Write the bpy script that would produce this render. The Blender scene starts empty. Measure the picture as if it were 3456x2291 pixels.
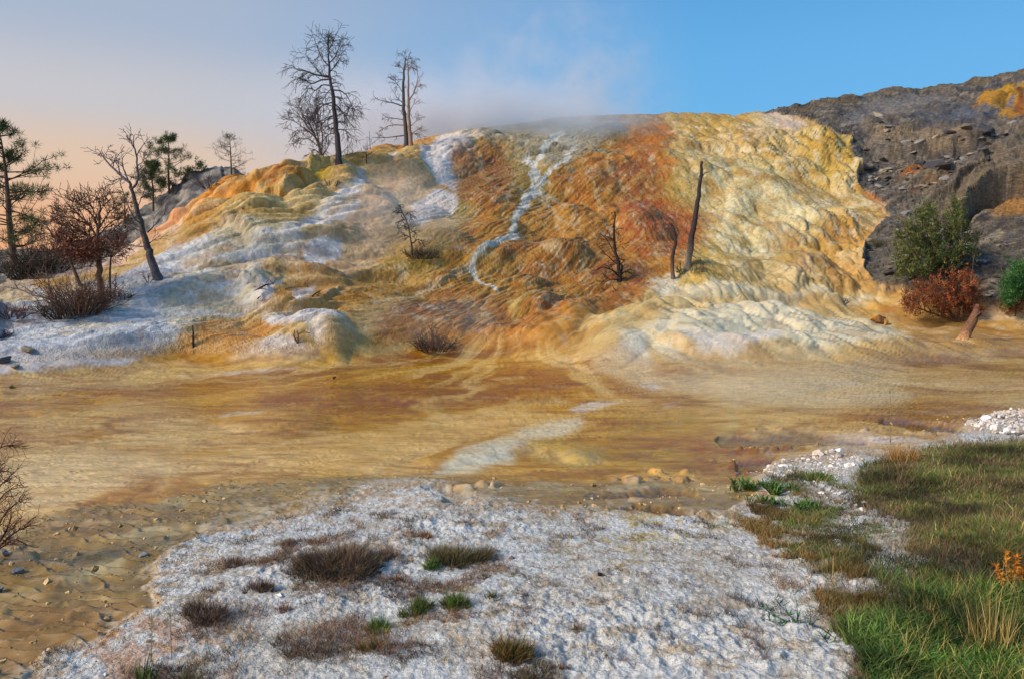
import bpy, math, random, time
import numpy as np
T0 = time.time()
R = math.radians
scene = bpy.context.scene
col = scene.collection

# ------------------------------------------------------------------ camera
F = 2611.0; CX = 1728.0; CY = 1145.5; PITCH = math.atan(185.5/F); CAMZ = 1.7
cam_d = bpy.data.cameras.new('camera'); cam = bpy.data.objects.new('camera', cam_d); col.objects.link(cam)
cam_d.sensor_width = 36.0; cam_d.lens = 36.0*F/3456.0; cam_d.clip_start = 0.05; cam_d.clip_end = 6000
cam.location = (0, 0, CAMZ); cam.rotation_euler = (math.pi/2-PITCH, 0, 0)
scene.camera = cam

# ------------------------------------------------------------------ sky, sun, exposure
SUN_AZ = R(-116)      # azimuth of the light, measured from +Y towards +X
SUN_EL = R(33)
world = bpy.data.worlds.new('World'); scene.world = world; world.use_nodes = True
nt = world.node_tree; nt.nodes.clear(); N = nt.nodes; LK = nt.links
def wn(t, **k):
    n = N.new(t)
    for a, v in k.items(): setattr(n, a, v)
    return n
out = wn('ShaderNodeOutputWorld'); bg = wn('ShaderNodeBackground'); bgs = wn('ShaderNodeBackground'); addn = wn('ShaderNodeAddShader')
sky = wn('ShaderNodeTexSky', sky_type='NISHITA', sun_disc=False, sun_elevation=SUN_EL, sun_rotation=SUN_AZ)
sky.air_density = 1.0; sky.dust_density = 1.5
LK.new(sky.outputs[0], bgs.inputs[0]); bgs.inputs[1].default_value = 0.022
tc = wn('ShaderNodeTexCoord'); sep = wn('ShaderNodeSeparateXYZ'); LK.new(tc.outputs['Generated'], sep.inputs[0])
def wmath(op, a, b=None, clamp=False):
    n = wn('ShaderNodeMath', operation=op, use_clamp=clamp)
    for i, v in enumerate((a, b)):
        if v is None: continue
        if isinstance(v, (int, float)): n.inputs[i].default_value = v
        else: LK.new(v, n.inputs[i])
    return n.outputs[0]
def s2l(c):
    return tuple(((v/255)/12.92 if v/255 <= .04045 else (((v/255)+.055)/1.055)**2.4) for v in c)
def wramp(fac, stops):
    n = wn('ShaderNodeValToRGB'); LK.new(fac, n.inputs[0]); e = n.color_ramp.elements
    while len(e) < len(stops): e.new(.5)
    for q, (p, c) in zip(e, stops): q.position = p; q.color = (*s2l(c), 1)
    n.color_ramp.interpolation = 'EASE'
    return n.outputs[0]
# side = how far a direction lies towards the evening glow (left, -X)
nz = wn('ShaderNodeTexNoise'); nz.inputs['Scale'].default_value = 1.6; nz.inputs['Detail'].default_value = 5; LK.new(tc.outputs['Generated'], nz.inputs['Vector'])
wob = wmath('MULTIPLY', wmath('SUBTRACT', nz.outputs[0], .5), .24)
side = wmath('ADD', wmath('ADD', wmath('MULTIPLY', sep.outputs[0], -.72), .50), wob, clamp=True)
elev = wmath('ADD', wmath('MULTIPLY', sep.outputs[2], 1.9), 0.0, clamp=True)
warm = wramp(elev, [(0.0, (242, 160, 104)), (.13, (242, 176, 126)), (.26, (232, 196, 164)), (.40, (204, 200, 202)), (.56, (174, 186, 206)), (1.0, (108, 136, 180))])
cool = wramp(elev, [(0.0, (150, 205, 235)), (.20, (112, 196, 240)), (.45, (94, 176, 234)), (.75, (80, 158, 222)), (1.0, (66, 138, 206))])
mx = wn('ShaderNodeMix', data_type='RGBA'); 
sramp = wn('ShaderNodeMapRange', interpolation_type='SMOOTHSTEP'); LK.new(side, sramp.inputs[0]); sramp.inputs[1].default_value = .32; sramp.inputs[2].default_value = .82
LK.new(sramp.outputs[0], mx.inputs[0]); LK.new(cool, mx.inputs[6]); LK.new(warm, mx.inputs[7])
LK.new(mx.outputs[2], bg.inputs[0]); bg.inputs[1].default_value = 0.86
LK.new(bg.outputs[0], addn.inputs[0]); LK.new(bgs.outputs[0], addn.inputs[1]); LK.new(addn.outputs[0], out.inputs[0])

sun_d = bpy.data.lights.new('sun', 'SUN'); sun = bpy.data.objects.new('sun', sun_d); col.objects.link(sun)
sun_d.energy = 4.4; sun_d.angle = R(17); sun_d.color = (1.0, .91, .79)
sv = (math.sin(SUN_AZ)*math.cos(SUN_EL), math.cos(SUN_AZ)*math.cos(SUN_EL), math.sin(SUN_EL))
from mathutils import Vector
sun.rotation_euler = Vector(sv).to_track_quat('Z', 'Y').to_euler()
sun.location = (-10, -10, 30)
vs = scene.view_settings; vs.view_transform = 'Standard'; vs.look = 'None'; vs.exposure = 0.0; vs.gamma = 1; vs.use_curve_mapping = False
scene.render.film_transparent = False
try:
    scene.cycles.use_denoising = True; scene.cycles.denoiser = 'OPENIMAGEDENOISE'
    scene.cycles.max_bounces = 6; scene.cycles.volume_bounces = 2; scene.cycles.volume_step_rate = 1.5; scene.cycles.volume_max_steps = 96
    scene.cycles.transparent_max_bounces = 8
except Exception: pass

# ------------------------------------------------------------------ numpy noise
def _h(ix, iy, seed):
    n = (ix.astype(np.int64)*374761393 + iy.astype(np.int64)*668265263 + seed*1274126177) & 0xffffffff
    n = ((n ^ (n >> 13))*1274126177) & 0xffffffff
    n = n ^ (n >> 16)
    return n
def perlin(x, y, seed=0):
    x0 = np.floor(x); y0 = np.floor(y); fx = x-x0; fy = y-y0
    u = fx*fx*fx*(fx*(fx*6-15)+10); v = fy*fy*fy*(fy*(fy*6-15)+10)
    def g(i, j):
        a = (_h(x0+i, y0+j, seed) & 0xffff)*(2*np.pi/65536)
        return np.cos(a)*(fx-i)+np.sin(a)*(fy-j)
    a = g(0, 0); b = g(1, 0); c = g(0, 1); d = g(1, 1)
    return ((a*(1-u)+b*u)*(1-v)+(c*(1-u)+d*u)*v)*1.5
def fbm(x, y, seed=0, o=4, gain=.5, lac=2.03):
    s = 0; A = 1; t = 0
    for k in range(o):
        s = s+A*perlin(x, y, seed+k*17); t += A; A *= gain; x = x*lac+5.3; y = y*lac+1.7
    return s/t*1.4
def worley(x, y, seed=0, jit=.9):
    x0 = np.floor(x); y0 = np.floor(y)
    f1 = np.full(x.shape, 9.0); f2 = np.full(x.shape, 9.0); cid = np.zeros(x.shape, np.int64)
    for i in (-1, 0, 1):
        for j in (-1, 0, 1):
            h = _h(x0+i, y0+j, seed)
            px = x0+i+.5+jit*((h & 0xff)/255.0-.5); py = y0+j+.5+jit*(((h >> 8) & 0xff)/255.0-.5)
            d = (px-x)**2+(py-y)**2
            m = d < f1
            f2 = np.where(m, f1, np.minimum(f2, d)); cid = np.where(m, h, cid); f1 = np.where(m, d, f1)
    return f1, f2, (cid >> 16 & 0xff)/255.0
def sstep(a, b, x):
    t = np.clip((x-a)/(b-a), 0, 1); return t*t*(3-2*t)
def pillow(x, y, seed, warp=.35):
    w1 = perlin(x*1.3+3.1, y*1.3, seed+5)*warp; w2 = perlin(x*1.3, y*1.3+7.7, seed+6)*warp
    f1, f2, c = worley(x+w1, y+w2, seed)
    # domes of unequal height with creased seams between them
    e = np.sqrt(f2)-np.sqrt(f1)
    return (1-np.minimum(f1, 1.2))*(.74+.45*c*sstep(0, .35, e)), e, c

# ------------------------------------------------------------------ pixel <-> world
cp, sp = math.cos(PITCH), math.sin(PITCH)
def ray(px, py):
    """direction of the line of sight, normalised to unit forward distance Y"""
    x = (px-CX)/F; u = -(py-CY)/F
    fy = cp+u*sp; fz = u*cp-sp
    return x/fy, fz/fy
def pos(px, py, Y):
    rx, rz = ray(px, py); return rx*Y, Y, CAMZ+rz*Y
def Yof(py, z):
    return (z-CAMZ)/ray(CX, py)[1]

# ------------------------------------------------------------------ levels of the terrain (photo columns -> rows, distance)
def lev(pts):
    p = np.array(pts, float); return p[:, 0], p[:, 1], p[:, 2]
S = 1.4613
def flat(pts): return lev([(x, y, Yof(y, z)) for x, y, z in pts])
LEV = [
 flat([(-1500, 6500, 0), (5000, 6500, 0)]),
 flat([(-1500, 3300, 0), (5000, 3300, 0)]),
 flat([(-1500, 2291, -.03), (300, 2291, -.02), (1000, 2291, 0.02), (3456, 2291, .04), (5000, 2291, .04)]),
 flat([(-1500, 1800, -.05), (300, 1800, -.04), (900, 1800, -.01), (1500, 1800, .03), (2600, 1800, .03), (3456, 1790, .14), (5000, 1790, .2)]),
 flat([(-1500, 1520, -.06), (0, 1520, -.06), (1500, 1560, -.06), (2300, 1600, -.05), (2800, 1560, -.03), (3456, 1480, .06), (5000, 1480, .1)]),
 lev([(-1500, 1330, 12.4), (0, 1272, 14.2), (300, 1250, 15.1), (620, 1225, 16.3), (1000, 1232, 16.1), (1250, 1207, 17.2), (1450, 1190, 18.2), (1700, 1188, 18.2), (1950, 1225, 16.3), (2200, 1262, 14.6), (2500, 1275, 14.2), (2800, 1265, 14.6), (3100, 1235, 15.8), (3456, 1200, 17.2), (5000, 1200, 17)]),
 lev([(-1500, 1200, 15.5), (0, 1160, 16.6), (330, 1110, 17.2), (500, 1105, 17.6), (1000, 1060, 18.6), (1500, 1050, 20.4), (1800, 1080, 20.5), (2000, 1070, 20.8), (2250, 1030, 22), (2900, 1050, 23.5), (3100, 1085, 22.5), (3456, 1115, 21.0), (5000, 1130, 20)]),
 lev([(-1500, 1130, 18), (0, 1085, 18.6), (330, 1010, 19.4), (500, 940, 20.4), (1000, 850, 21.5), (1500, 850, 23.5), (2000, 880, 24.5), (2400, 900, 24.6), (2900, 900, 26.0), (3100, 920, 24.8), (3456, 930, 23.2), (5000, 930, 22)]),
 lev([(-1500, 1090, 21), (0, 1030, 21.0), (330, 915, 22.0), (500, 825, 23.0), (700, 730, 23.6), (1000, 680, 24.5), (1500, 620, 27.5), (2000, 600, 30), (2500, 600, 31), (2900, 600, 32.5), (3100, 620, 31), (3456, 640, 28), (5000, 600, 27)]),
 lev([(-1500, 1062, 23), (0, 990, 24), (180, 925, 24.6), (330, 868, 25.4), (400, 836, 25.7), (480, 782, 26), (540, 727, 26.2), (640, 662, 26.6), (730, 612, 27), (765, 570, 27.3), (860, 561, 27.6), (1000, 550, 28), (1080, 545, 28.5), (1250, 518, 30), (1370, 490, 31.5), (1500, 460, 32.5), (1620, 435, 34), (1750, 416, 35), (1850, 398, 36), (2000, 385, 37), (2200, 388, 38), (2300, 392, 38), (2500, 388, 38.5), (2620, 376, 39), (2690, 352, 40), (2760, 340, 41), (2900, 325, 43), (3000, 308, 44), (3130, 299, 45), (3200, 290, 45.5), (3320, 268, 47), (3456, 238, 49), (5000, 60, 58)]),
]
STEP = 3.2
cols = np.concatenate([np.arange(-1500, -60, 30), np.arange(-60, 3520, STEP), np.arange(3520, 5000, 30)]).astype(float)
NC = len(cols)
def colint(L):
    y = np.interp(cols, L[0], L[1]); Yv = np.interp(cols, L[0], L[2])
    def sm(a, w):
        # smooth over photo columns so that level curves have no corners
        u = np.arange(cols[0], cols[-1], 10.0); b = np.interp(u, cols, a); k = np.hanning(w); k /= k.sum()
        b = np.convolve(np.pad(b, w, 'edge'), k, 'same')[w:-w]
        return np.interp(cols, u, b)
    return y, Yv, sm
LP, LY = [], []
for i, L in enumerate(LEV):
    y, Yv, sm = colint(L)
    last = i == len(LEV)-1
    LP.append(sm(y, 7 if last else (11 if i == 5 else 33))); LY.append(sm(Yv, 33 if not last else 25))
LP = np.array(LP); LY = np.array(LY)
nrow = [6, 150, int(491/STEP), int(260/STEP), int(290/STEP), int(190/STEP), int(150/STEP), int(220/STEP), int(190/STEP)]
tt = np.concatenate([i+np.arange(n)/n for i, n in enumerate(nrow)]+[np.array([len(nrow)-1e-9])])
NR = len(tt)
def hermite(V, logY=False):
    """monotone interpolation of level values V[level, col] at the row parameters tt"""
    V = np.log(V) if logY else V
    d = np.diff(V, axis=0)
    m = np.zeros_like(V); m[0] = d[0]; m[-1] = d[-1]
    a, b = d[:-1], d[1:]
    same = (a*b) > 0
    m[1:-1] = np.where(same, 2*a*b/np.where(same, a+b, 1), 0)
    i = np.minimum(tt.astype(int), V.shape[0]-2); t = (tt-i)[:, None]
    p0, p1, m0, m1 = V[i], V[i+1], m[i], m[i+1]
    v = (2*t**3-3*t**2+1)*p0+(t**3-2*t**2+t)*m0+(-2*t**3+3*t**2)*p1+(t**3-t**2)*m1
    return np.exp(v) if logY else v
PY = hermite(LP); YY = hermite(LY, True)
PX = np.repeat(cols[None, :], NR, 0)
gx, gy, gz = pos(PX, PY, YY)
# rows beyond the crest, out of sight: a rough plateau that falls away
back = [(1.5, .05), (4, .05), (9, -.5), (18, -2.0), (40, -6.0), (120, -14.0), (500, -22)]
bx = [gx[-1]*(1+dy/gy[-1]) for dy, dz in back]; by = [gy[-1]+dy for dy, dz in back]; bz = [np.maximum(gz[-1]+dz, -1.2+0*gz[-1]) for dy, dz in back]
GX = np.vstack([gx]+[b[None] for b in bx]); GY = np.vstack([gy]+[b[None] for b in by]); GZ = np.vstack([gz]+[b[None] for b in bz])
NB = len(back); NT = NR+NB
PXa = np.vstack([PX]+[PX[-1:]]*NB); PYa = np.vstack([PY]+[PY[-1:]]*NB)
TT = np.concatenate([tt, np.full(NB, tt[-1])])[:, None]+np.zeros((NT, NC))
ds = np.sqrt(np.diff(GY, axis=0)**2+np.diff(GZ, axis=0)**2)
BB = np.vstack([np.zeros((1, NC)), np.cumsum(ds, 0)])
AA = GX
def normals(X, Y, Z):
    P = np.stack([X, Y, Z], -1)
    du = np.gradient(P, axis=1); dv = np.gradient(P, axis=0)
    n = np.cross(du, dv); n /= np.linalg.norm(n, axis=-1, keepdims=True)+1e-12
    return n

# ------------------------------------------------------------------ soft polygons in photo coordinates
def seg_dist(x, y, pts, closed):
    n = len(pts); d = np.full(x.shape, 1e18); inside = np.zeros(x.shape, bool); tpar = np.zeros(x.shape)
    m = n if closed else n-1
    for i in range(m):
        x0, y0 = pts[i][:2]; x1, y1 = pts[(i+1) % n][:2]
        dx, dy = x1-x0, y1-y0; L = dx*dx+dy*dy+1e-9
        t = np.clip(((x-x0)*dx+(y-y0)*dy)/L, 0, 1)
        q = (x-x0-t*dx)**2+(y-y0-t*dy)**2
        b = q < d; d = np.where(b, q, d); tpar = np.where(b, i+t, tpar)
        if closed:
            c = ((y0 > y) != (y1 > y)) & (x < dx*(y-y0)/(dy if dy else 1e-9)+x0)
            inside ^= c
    return np.sqrt(d), inside, tpar
# ------------------------------------------------------------------ region masks
hillm = sstep(4.92, 5.25, TT)                 # 0 on the flats, 1 on the hill
# wobbles that break up every painted and modelled edge
def fields(a, b):
    return (fbm(a*.55, b*.55, 11, 4), fbm(a*.55+31, b*.55, 12, 4), fbm(a*2.6, b*2.6, 13, 3), fbm(a*2.6+9, b*2.6, 14, 3))
w0, w1, w2, w3 = fields(AA, BB)
wfx = fbm(AA*.25, BB*.9, 15, 4); wfy = fbm(AA*.35+4, BB*1.3, 16, 5)
w4 = fbm(AA*9, BB*9, 17, 3); w5 = fbm(AA*9+3, BB*9, 18, 3); near = 1-sstep(2.6, 4.2, TT)
WPX = PXa+near*(26*w4+70*w2)+hillm*(26*w0+9*w2)+(1-hillm)*(55*wfx+14*w2)
WPY = PYa+near*(14*w5+26*w3)+hillm*(22*w1+8*w3)+(1-hillm)*(11*wfy+5*w3)*np.clip((PYa-1050)/450, .35, 2.6)
def within(poly, pad):
    p = np.array(poly, float)
    return (WPX > p[:, 0].min()-pad) & (WPX < p[:, 0].max()+pad) & (WPY > p[:, 1].min()-pad) & (WPY < p[:, 1].max()+pad)
def pmask(poly, feather, disp=True):
    """soft mask of a closed outline (given in the 2365 px wide view)"""
    poly = [(x*S, y*S) for x, y in poly] if disp else poly
    f = feather*(S if disp else 1)
    sel = within(poly, f); M = np.zeros(TT.shape, np.float32)
    if sel.any():
        d, ins, _ = seg_dist(WPX[sel], WPY[sel], poly, True)
        M[sel] = sstep(-f, f, np.where(ins, d, -d))
    return M
def lmask(line, width, feather, disp=True):
    """soft mask of a line; width may be one number or one per vertex"""
    k = S if disp else 1
    pts = [(p[0]*k, p[1]*k) for p in line]; pad = (np.max(width)+feather)*k+5
    sel = within(pts, pad); M = np.zeros(TT.shape, np.float32)
    if sel.any():
        d, _, t = seg_dist(WPX[sel], WPY[sel], pts, False)
        wd = np.interp(t, np.arange(len(pts)), np.full(len(pts), width) if np.isscalar(width) else width)*k
        M[sel] = 1-sstep(wd-feather*k*.5, wd+feather*k, d)
    return M

CRUST = pmask([(872, 1118), (1000, 1112), (1060, 1140), (1180, 1152), (1290, 1172), (1420, 1184), (1560, 1200), (1690, 1186), (1730, 1130), (1790, 1060), (1900, 1045), (1960, 1035), (2050, 1045), (2120, 1028), (2190, 1010), (2250, 980), (2300, 962), (2600, 930), (3200, 900), (3200, 3000), (-200, 3000), (30, 1640), (120, 1520), (250, 1460), (360, 1400), (350, 1330), (400, 1280), (520, 1220), (640, 1190), (760, 1160)], 12)
DARK = pmask([(1770, 258), (1860, 232), (1960, 205), (2120, 160), (2365, 60), (3400, -100), (3400, 760), (2365, 762), (2280, 752), (2180, 736), (2090, 716), (2030, 700), (1990, 660), (1982, 610), (2010, 570), (2060, 500), (2050, 488), (1990, 440), (1980, 400), (1950, 340), (1900, 322), (1860, 290), (1810, 268)], 4)
DARK = DARK*hillm
CHAN = pmask([(0, 1215), (250, 1180), (500, 1130), (900, 1098), (1300, 1108), (1700, 1115), (1700, 1195), (1400, 1195), (1000, 1150), (860, 1130), (640, 1180), (420, 1290), (390, 1400), (200, 1500), (100, 1600), (-300, 1700), (-600, 1500)], 14)*(1-CRUST)

# ------------------------------------------------------------------ relief
NX = normals(GX, GY, GZ)
FLOWC = [(1.35, 250, 1350), (.7, 1350, 2150), (-.25, 2150, 5000)]
def bw(lo, hi, ramp=260):
    return sstep(lo-ramp, lo+ramp, PXa)*(1-sstep(hi-ramp, hi+ramp, PXa)) if lo > 300 else 1-sstep(hi-ramp, hi+ramp, PXa)
H = np.zeros(TT.shape)
CELL = np.zeros(TT.shape); FIB = np.zeros(TT.shape); CREASE = np.zeros(TT.shape)
hill_n = hillm*(1-DARK)
big = fbm(AA*.22, BB*.22, 41, 3)
H += hillm*.4*fbm(AA*.16+2, BB*.2, 40, 3)*sstep(5.0, 6.0, TT)*(1-.7*sstep(8.3, 9, TT))
pill_amt = .22+.78*sstep(-.15, .35, fbm(AA*.18+7, BB*.18, 43, 2)+.45*pmask([(430, 560), (470, 400), (700, 360), (950, 330), (980, 420), (860, 520), (760, 640), (640, 660), (520, 560)], 40)+.25*pmask([(1540, 270), (1980, 330), (2040, 520), (1900, 620), (1650, 560)], 40)-.5*pmask([(0, 700), (420, 590), (560, 600), (560, 780), (300, 850), (0, 860)], 40))
apr = pmask([(1170, 830), (1300, 750), (1490, 700), (2010, 690), (2160, 740), (2500, 770), (2500, 950), (1400, 900)], 20)
rg = .35+.65*(1-sstep(8.3, 9.0, TT)); orgz = pmask([(820, 830), (840, 620), (940, 480), (1100, 340), (1440, 270), (1560, 380), (1620, 560), (1500, 700), (1180, 815)], 60)
pill_amt = pill_amt*(1-.62*orgz)
for c, lo, hi in FLOWC:
    W = bw(lo, hi)*hillm; sel = W > .003
    if not sel.any(): continue
    a = (AA-c*BB)[sel]; b = BB[sel]; w = W[sel]; h = np.zeros(a.shape)
    p1, e1, c1 = pillow(a*.42, b*.34, 51)
    p2, e2, c2 = pillow(a*.95, b*.62, 52)
    p3, e3, c3 = pillow(a*2.3, b*1.35, 53)
    p4, e4, c4 = pillow(a*5.2, b*3.0, 54)
    fib = 1-np.abs(perlin(a*6+.6*perlin(a*2, b*1.2, 60), b*1.1, 55))*2
    fib2 = 1-np.abs(perlin(a*14, b*2.6, 56))*2
    pa = pill_amt[sel]
    h = (.34*p1*(1-.45*apr[sel])+pa*(.32*p2*(1-.35*apr[sel])+.17*p3*(1-.5*apr[sel])+.05*p4*(1-.7*apr[sel])))*rg[sel]+(.015*fib+.009*fib2)*(1.15-.5*pa)*(1+.9*orgz[sel])*(1-.8*apr[sel])+.04*(1-pa)*p3
    H[sel] += w*h*(1-DARK[sel]); CELL[sel] += w*(.5*c2+.5*c3); FIB[sel] += w*(.6*fib+.4*fib2)
    CREASE[sel] += w*e3
# small ripples of the white slope
rip = pillow((AA-1.35*BB)*3.0, BB*4.5, 57)[0]
WH = pmask([(-300, 760), (80, 690), (120, 735), (250, 700), (330, 640), (420, 590), (520, 545), (620, 600), (600, 740), (560, 790), (440, 815), (300, 835), (-300, 860)], 25)*hillm
H += WH*.07*rip
# rocky slope: ledges, broken strata, blocks
sd = (AA*.32-BB*.15)
st = BB*1.0-AA*.30+.5*fbm(AA*.3, BB*.3, 61, 3)
def terrace(v, sharp=4.0):
    f = v-np.floor(v); return np.floor(v)+f**sharp
ter = terrace(st*.9)-st*.9
ter2 = terrace(st*3.1+.8*fbm(AA, BB, 64, 3))-st*3.1-.8*fbm(AA, BB, 64, 3)
k1, q1, kc = worley(AA*1.6+.5*w2, BB*2.6+.5*w3, 62); k2, q2, kc2 = worley(AA*4.5+.3*w2, BB*6.5, 63)
blk = np.sqrt(q1)-np.sqrt(k1); blk2 = np.sqrt(q2)-np.sqrt(k2)
smooth_top = pmask([(1880, 210), (2400, 140), (2400, 310), (2050, 320), (1900, 300)], 30)
rr = 1-.75*smooth_top
rough = DARK*rg*.5+DARK*(.13*ter*rr+.06*ter2*rr+.08*rr*np.minimum(blk*2.2, .6)*(.4+kc)+.04*rr*np.minimum(blk2*2, .5)*(.5+kc2)+.055*fbm(AA*2, BB*2, 65, 5)*(.4+.6*rr)+.2*fbm(AA*.5, BB*.5, 66, 3)+.12*smooth_top*pillow(AA*.9, BB*.8, 67)[0])
H += rough
# flats: long undulations, rippled sheets, small scalloped dams, crusted foreground
fl = (1-hillm)
H += fl*(1-CRUST)*(.05*fbm(AA*.22, BB*.55, 71, 4)+.012*fbm(AA*1.6, BB*5.5, 72, 4)+.006*(1-np.abs(perlin(AA*4+2*w2, BB*14, 73))*2))
v = BB*3.1+AA*.35+1.5*fbm(AA*.8, BB*.8, 74, 3)+.35*w2
def rim(v):
    f = v-np.floor(v); return (f**1.6)*(1-sstep(.82, 1.0, f))
dam = rim(v)
v2 = BB*8.5+AA*1.2+1.8*fbm(AA*1.9, BB*1.9, 75, 3)
dam2 = rim(v2)
lf = sstep(2100, 300, PXa)*.8+.2
H += fl*CHAN*(.020*dam+.022*dam2*lf)*np.clip(lf*1.4, 0, 1.2)+fl*CHAN*.014*fbm(AA*1.5, BB*2.6, 76, 4)
nod = pillow(AA*6.2, BB*6.0, 77)
nodm = sstep(.0, .4, fbm(AA*1.1, BB*1.6, 79, 3))*pmask([(1000, 1110), (1400, 1085), (1700, 1050), (1750, 990), (2000, 980), (2240, 960), (2260, 1020), (1950, 1040), (1740, 1120), (1500, 1160), (1100, 1140)], 25)*fl*(1-CRUST)
NOD = np.clip(nod[0]-.55, 0, .6)*1.8*(nod[2] > .45); H += nodm*.05*NOD
n_var = .55+fbm(AA*.9+3, BB*.9, 88, 3)*2.4
crn = fbm(AA*7, BB*7, 81, 5); pit = worley(AA*9+.6*crn, BB*9, 82); lump = pillow(AA*15, BB*13, 83)[0]
H += fl*CRUST*(.014+.030*fbm(AA*.9, BB*.9, 84, 3)+.012*crn*np.clip(n_var, .1, 1.3)+(.011*fbm(AA*17, BB*15, 87, 4)+.009*np.sqrt(pit[0]))*np.clip(n_var*1.2, .15, 1.3)+.008*lump+.006*fbm(AA*26, BB*24, 89, 3)+.006*(1-2*np.abs(perlin(AA*2+w2, BB*9, 85))))
lowp = pmask([(1250, 1480), (1400, 1400), (1650, 1400), (1900, 1470), (2020, 1600), (1300, 1600)], 40)
H += fl*CRUST*lowp*.012*(1-2*np.abs(perlin(AA*11, BB*11, 86)))

wl0 = fbm(AA*.6, BB*.6, 91, 2); wl1 = fbm(AA*.6+9, BB*.6, 92, 2); SPX = PXa+22*wl0; SPY = PYa+hillm*np.clip((TT-5)*.8, .15, 1)*14*wl1
# hand-placed forms (photo outlines): lip = bulge that ends abruptly below the line; dome = rounded lobe
def lip(line, amp, up=30, down=6, ends=40, under=.35, disp=True):
    global H
    k = S if disp else 1
    L = np.array(line, float)*k; xs = SPX; ln = np.interp(xs, L[:, 0], L[:, 1]); t = SPY-ln
    e = sstep(L[0, 0], L[0, 0]+ends*k, xs)*(1-sstep(L[-1, 0]-ends*k, L[-1, 0], xs))
    prof = np.where(t < 0, np.exp(t/(up*k)), 1-sstep(0, down*2.6*k, t)*(1+under))
    prof = np.where(t > down*2.6*k, -under*np.exp(-(t-down*2.6*k)/(up*.35*k)), prof)
    H += .36*amp*e*prof*hillm*(1+1.3*DARK)*(abs(t) < up*k*5)
def dome(cx, cy, rx, ry, rot, amp, disp=True):
    global H
    k = S if disp else 1
    a = R(rot); dx = SPX-cx*k; dy = SPY-cy*k
    u = (dx*math.cos(a)+dy*math.sin(a))/(rx*k); v = (-dx*math.sin(a)+dy*math.cos(a))/(ry*k)
    q = np.clip(1-u*u-v*v, 0, 1); H += .75*amp*q**1.1
lip([(500, 400), (560, 398), (620, 408), (700, 392), (760, 372)], .25, 14, 5, 30)
lip([(575, 455), (600, 466), (630, 478), (660, 470), (700, 455), (740, 440)], .75, 34, 5, 22, .9)
dome(640, 430, 62, 44, -5, .42); dome(545, 440, 60, 46, 10, .42); dome(735, 418, 26, 32, 5, .34); dome(470, 480, 60, 40, -25, .3)
dome(850, 385, 62, 30, 0, .32); dome(880, 358, 40, 18, 0, .25); dome(700, 485, 60, 44, 20, .3); dome(600, 520, 60, 30, -15, .2); dome(790, 430, 45, 50, 0, .25)
dome(960, 400, 45, 60, 25, .22); dome(1040, 370, 55, 60, 20, .35); dome(1110, 340, 60, 40, 10, .22)
dome(400, 503, 34, 16, -5, .3)
lip([(600, 668), (680, 662), (760, 655), (850, 650), (930, 652), (1010, 668), (1060, 668)], .34, 16, 5, 40)
lip([(620, 640), (740, 640), (820, 628), (900, 632), (970, 640)], .16, 12, 4, 40)
lip([(600, 745), (690, 752), (735, 735), (770, 700), (800, 690)], .22, 22, 5, 20)
dome(1010, 600, 90, 40, 0, .35); dome(1160, 470, 90, 60, -20, .25)
lip([(820, 625), (890, 640), (960, 640)], .15, 20, 5, 20)
dome(690, 800, 130, 30, 12, .13); dome(765, 806, 60, 34, 25, .22); dome(650, 775, 46, 12, 0, .06); dome(350, 800, 45, 12, 0, .1)
lip([(1440, 372), (1480, 376), (1530, 382), (1560, 372)], .4, 46, 6, 25)
lip([(1380, 318), (1460, 318), (1540, 322)], .16, 22, 5, 20)
dome(1370, 440, 60, 40, 0, .35); dome(1480, 530, 80, 55, 10, .5); dome(1330, 510, 70, 40, 30, .35); dome(1300, 600, 70, 30, 10, .35); dome(1400, 500, 35, 30, 0, .3)
dome(1150, 600, 80, 40, -25, .3); dome(1200, 680, 90, 24, -15, .25); dome(1240, 735, 70, 22, -18, .3)
dome(1890, 350, 60, 50, 15, .35); dome(1800, 420, 70, 40, 10, .22); dome(1690, 480, 60, 50, -15, .22); dome(1750, 340, 60, 40, 0, .2); dome(1870, 560, 60, 36, -20, .2)
dome(1650, 660, 90, 34, 8, .34); dome(1860, 640, 70, 40, 10, .22); dome(1930, 675, 50, 26, 0, .2)
lip([(1540, 712), (1700, 710), (1850, 708), (1990, 712), (2060, 728)], .34, 13, 5, 60, .3)
lip([(1480, 800), (1560, 815), (1600, 830), (1720, 838), (1830, 836), (1900, 826)], .30, 26, 5, 40, .3)
dome(1600, 805, 130, 24, 6, .26); dome(1760, 818, 120, 22, -4, .28); dome(1700, 765, 200, 34, -5, .34); dome(1880, 780, 160, 30, 3, .22); dome(1530, 745, 90, 26, -8, .26)
dome(1440, 800, 120, 50, -22, .32); dome(1290, 775, 120, 36, -25, .32)
lip([(1160, 770), (1240, 745), (1330, 730)], .12, 14, 5, 20)
dome(625, 477, 20, 6, -4, -1.3); dome(655, 480, 10, 4, 0, -.7); dome(906, 391, 9, 5, 0, -.5)
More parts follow.
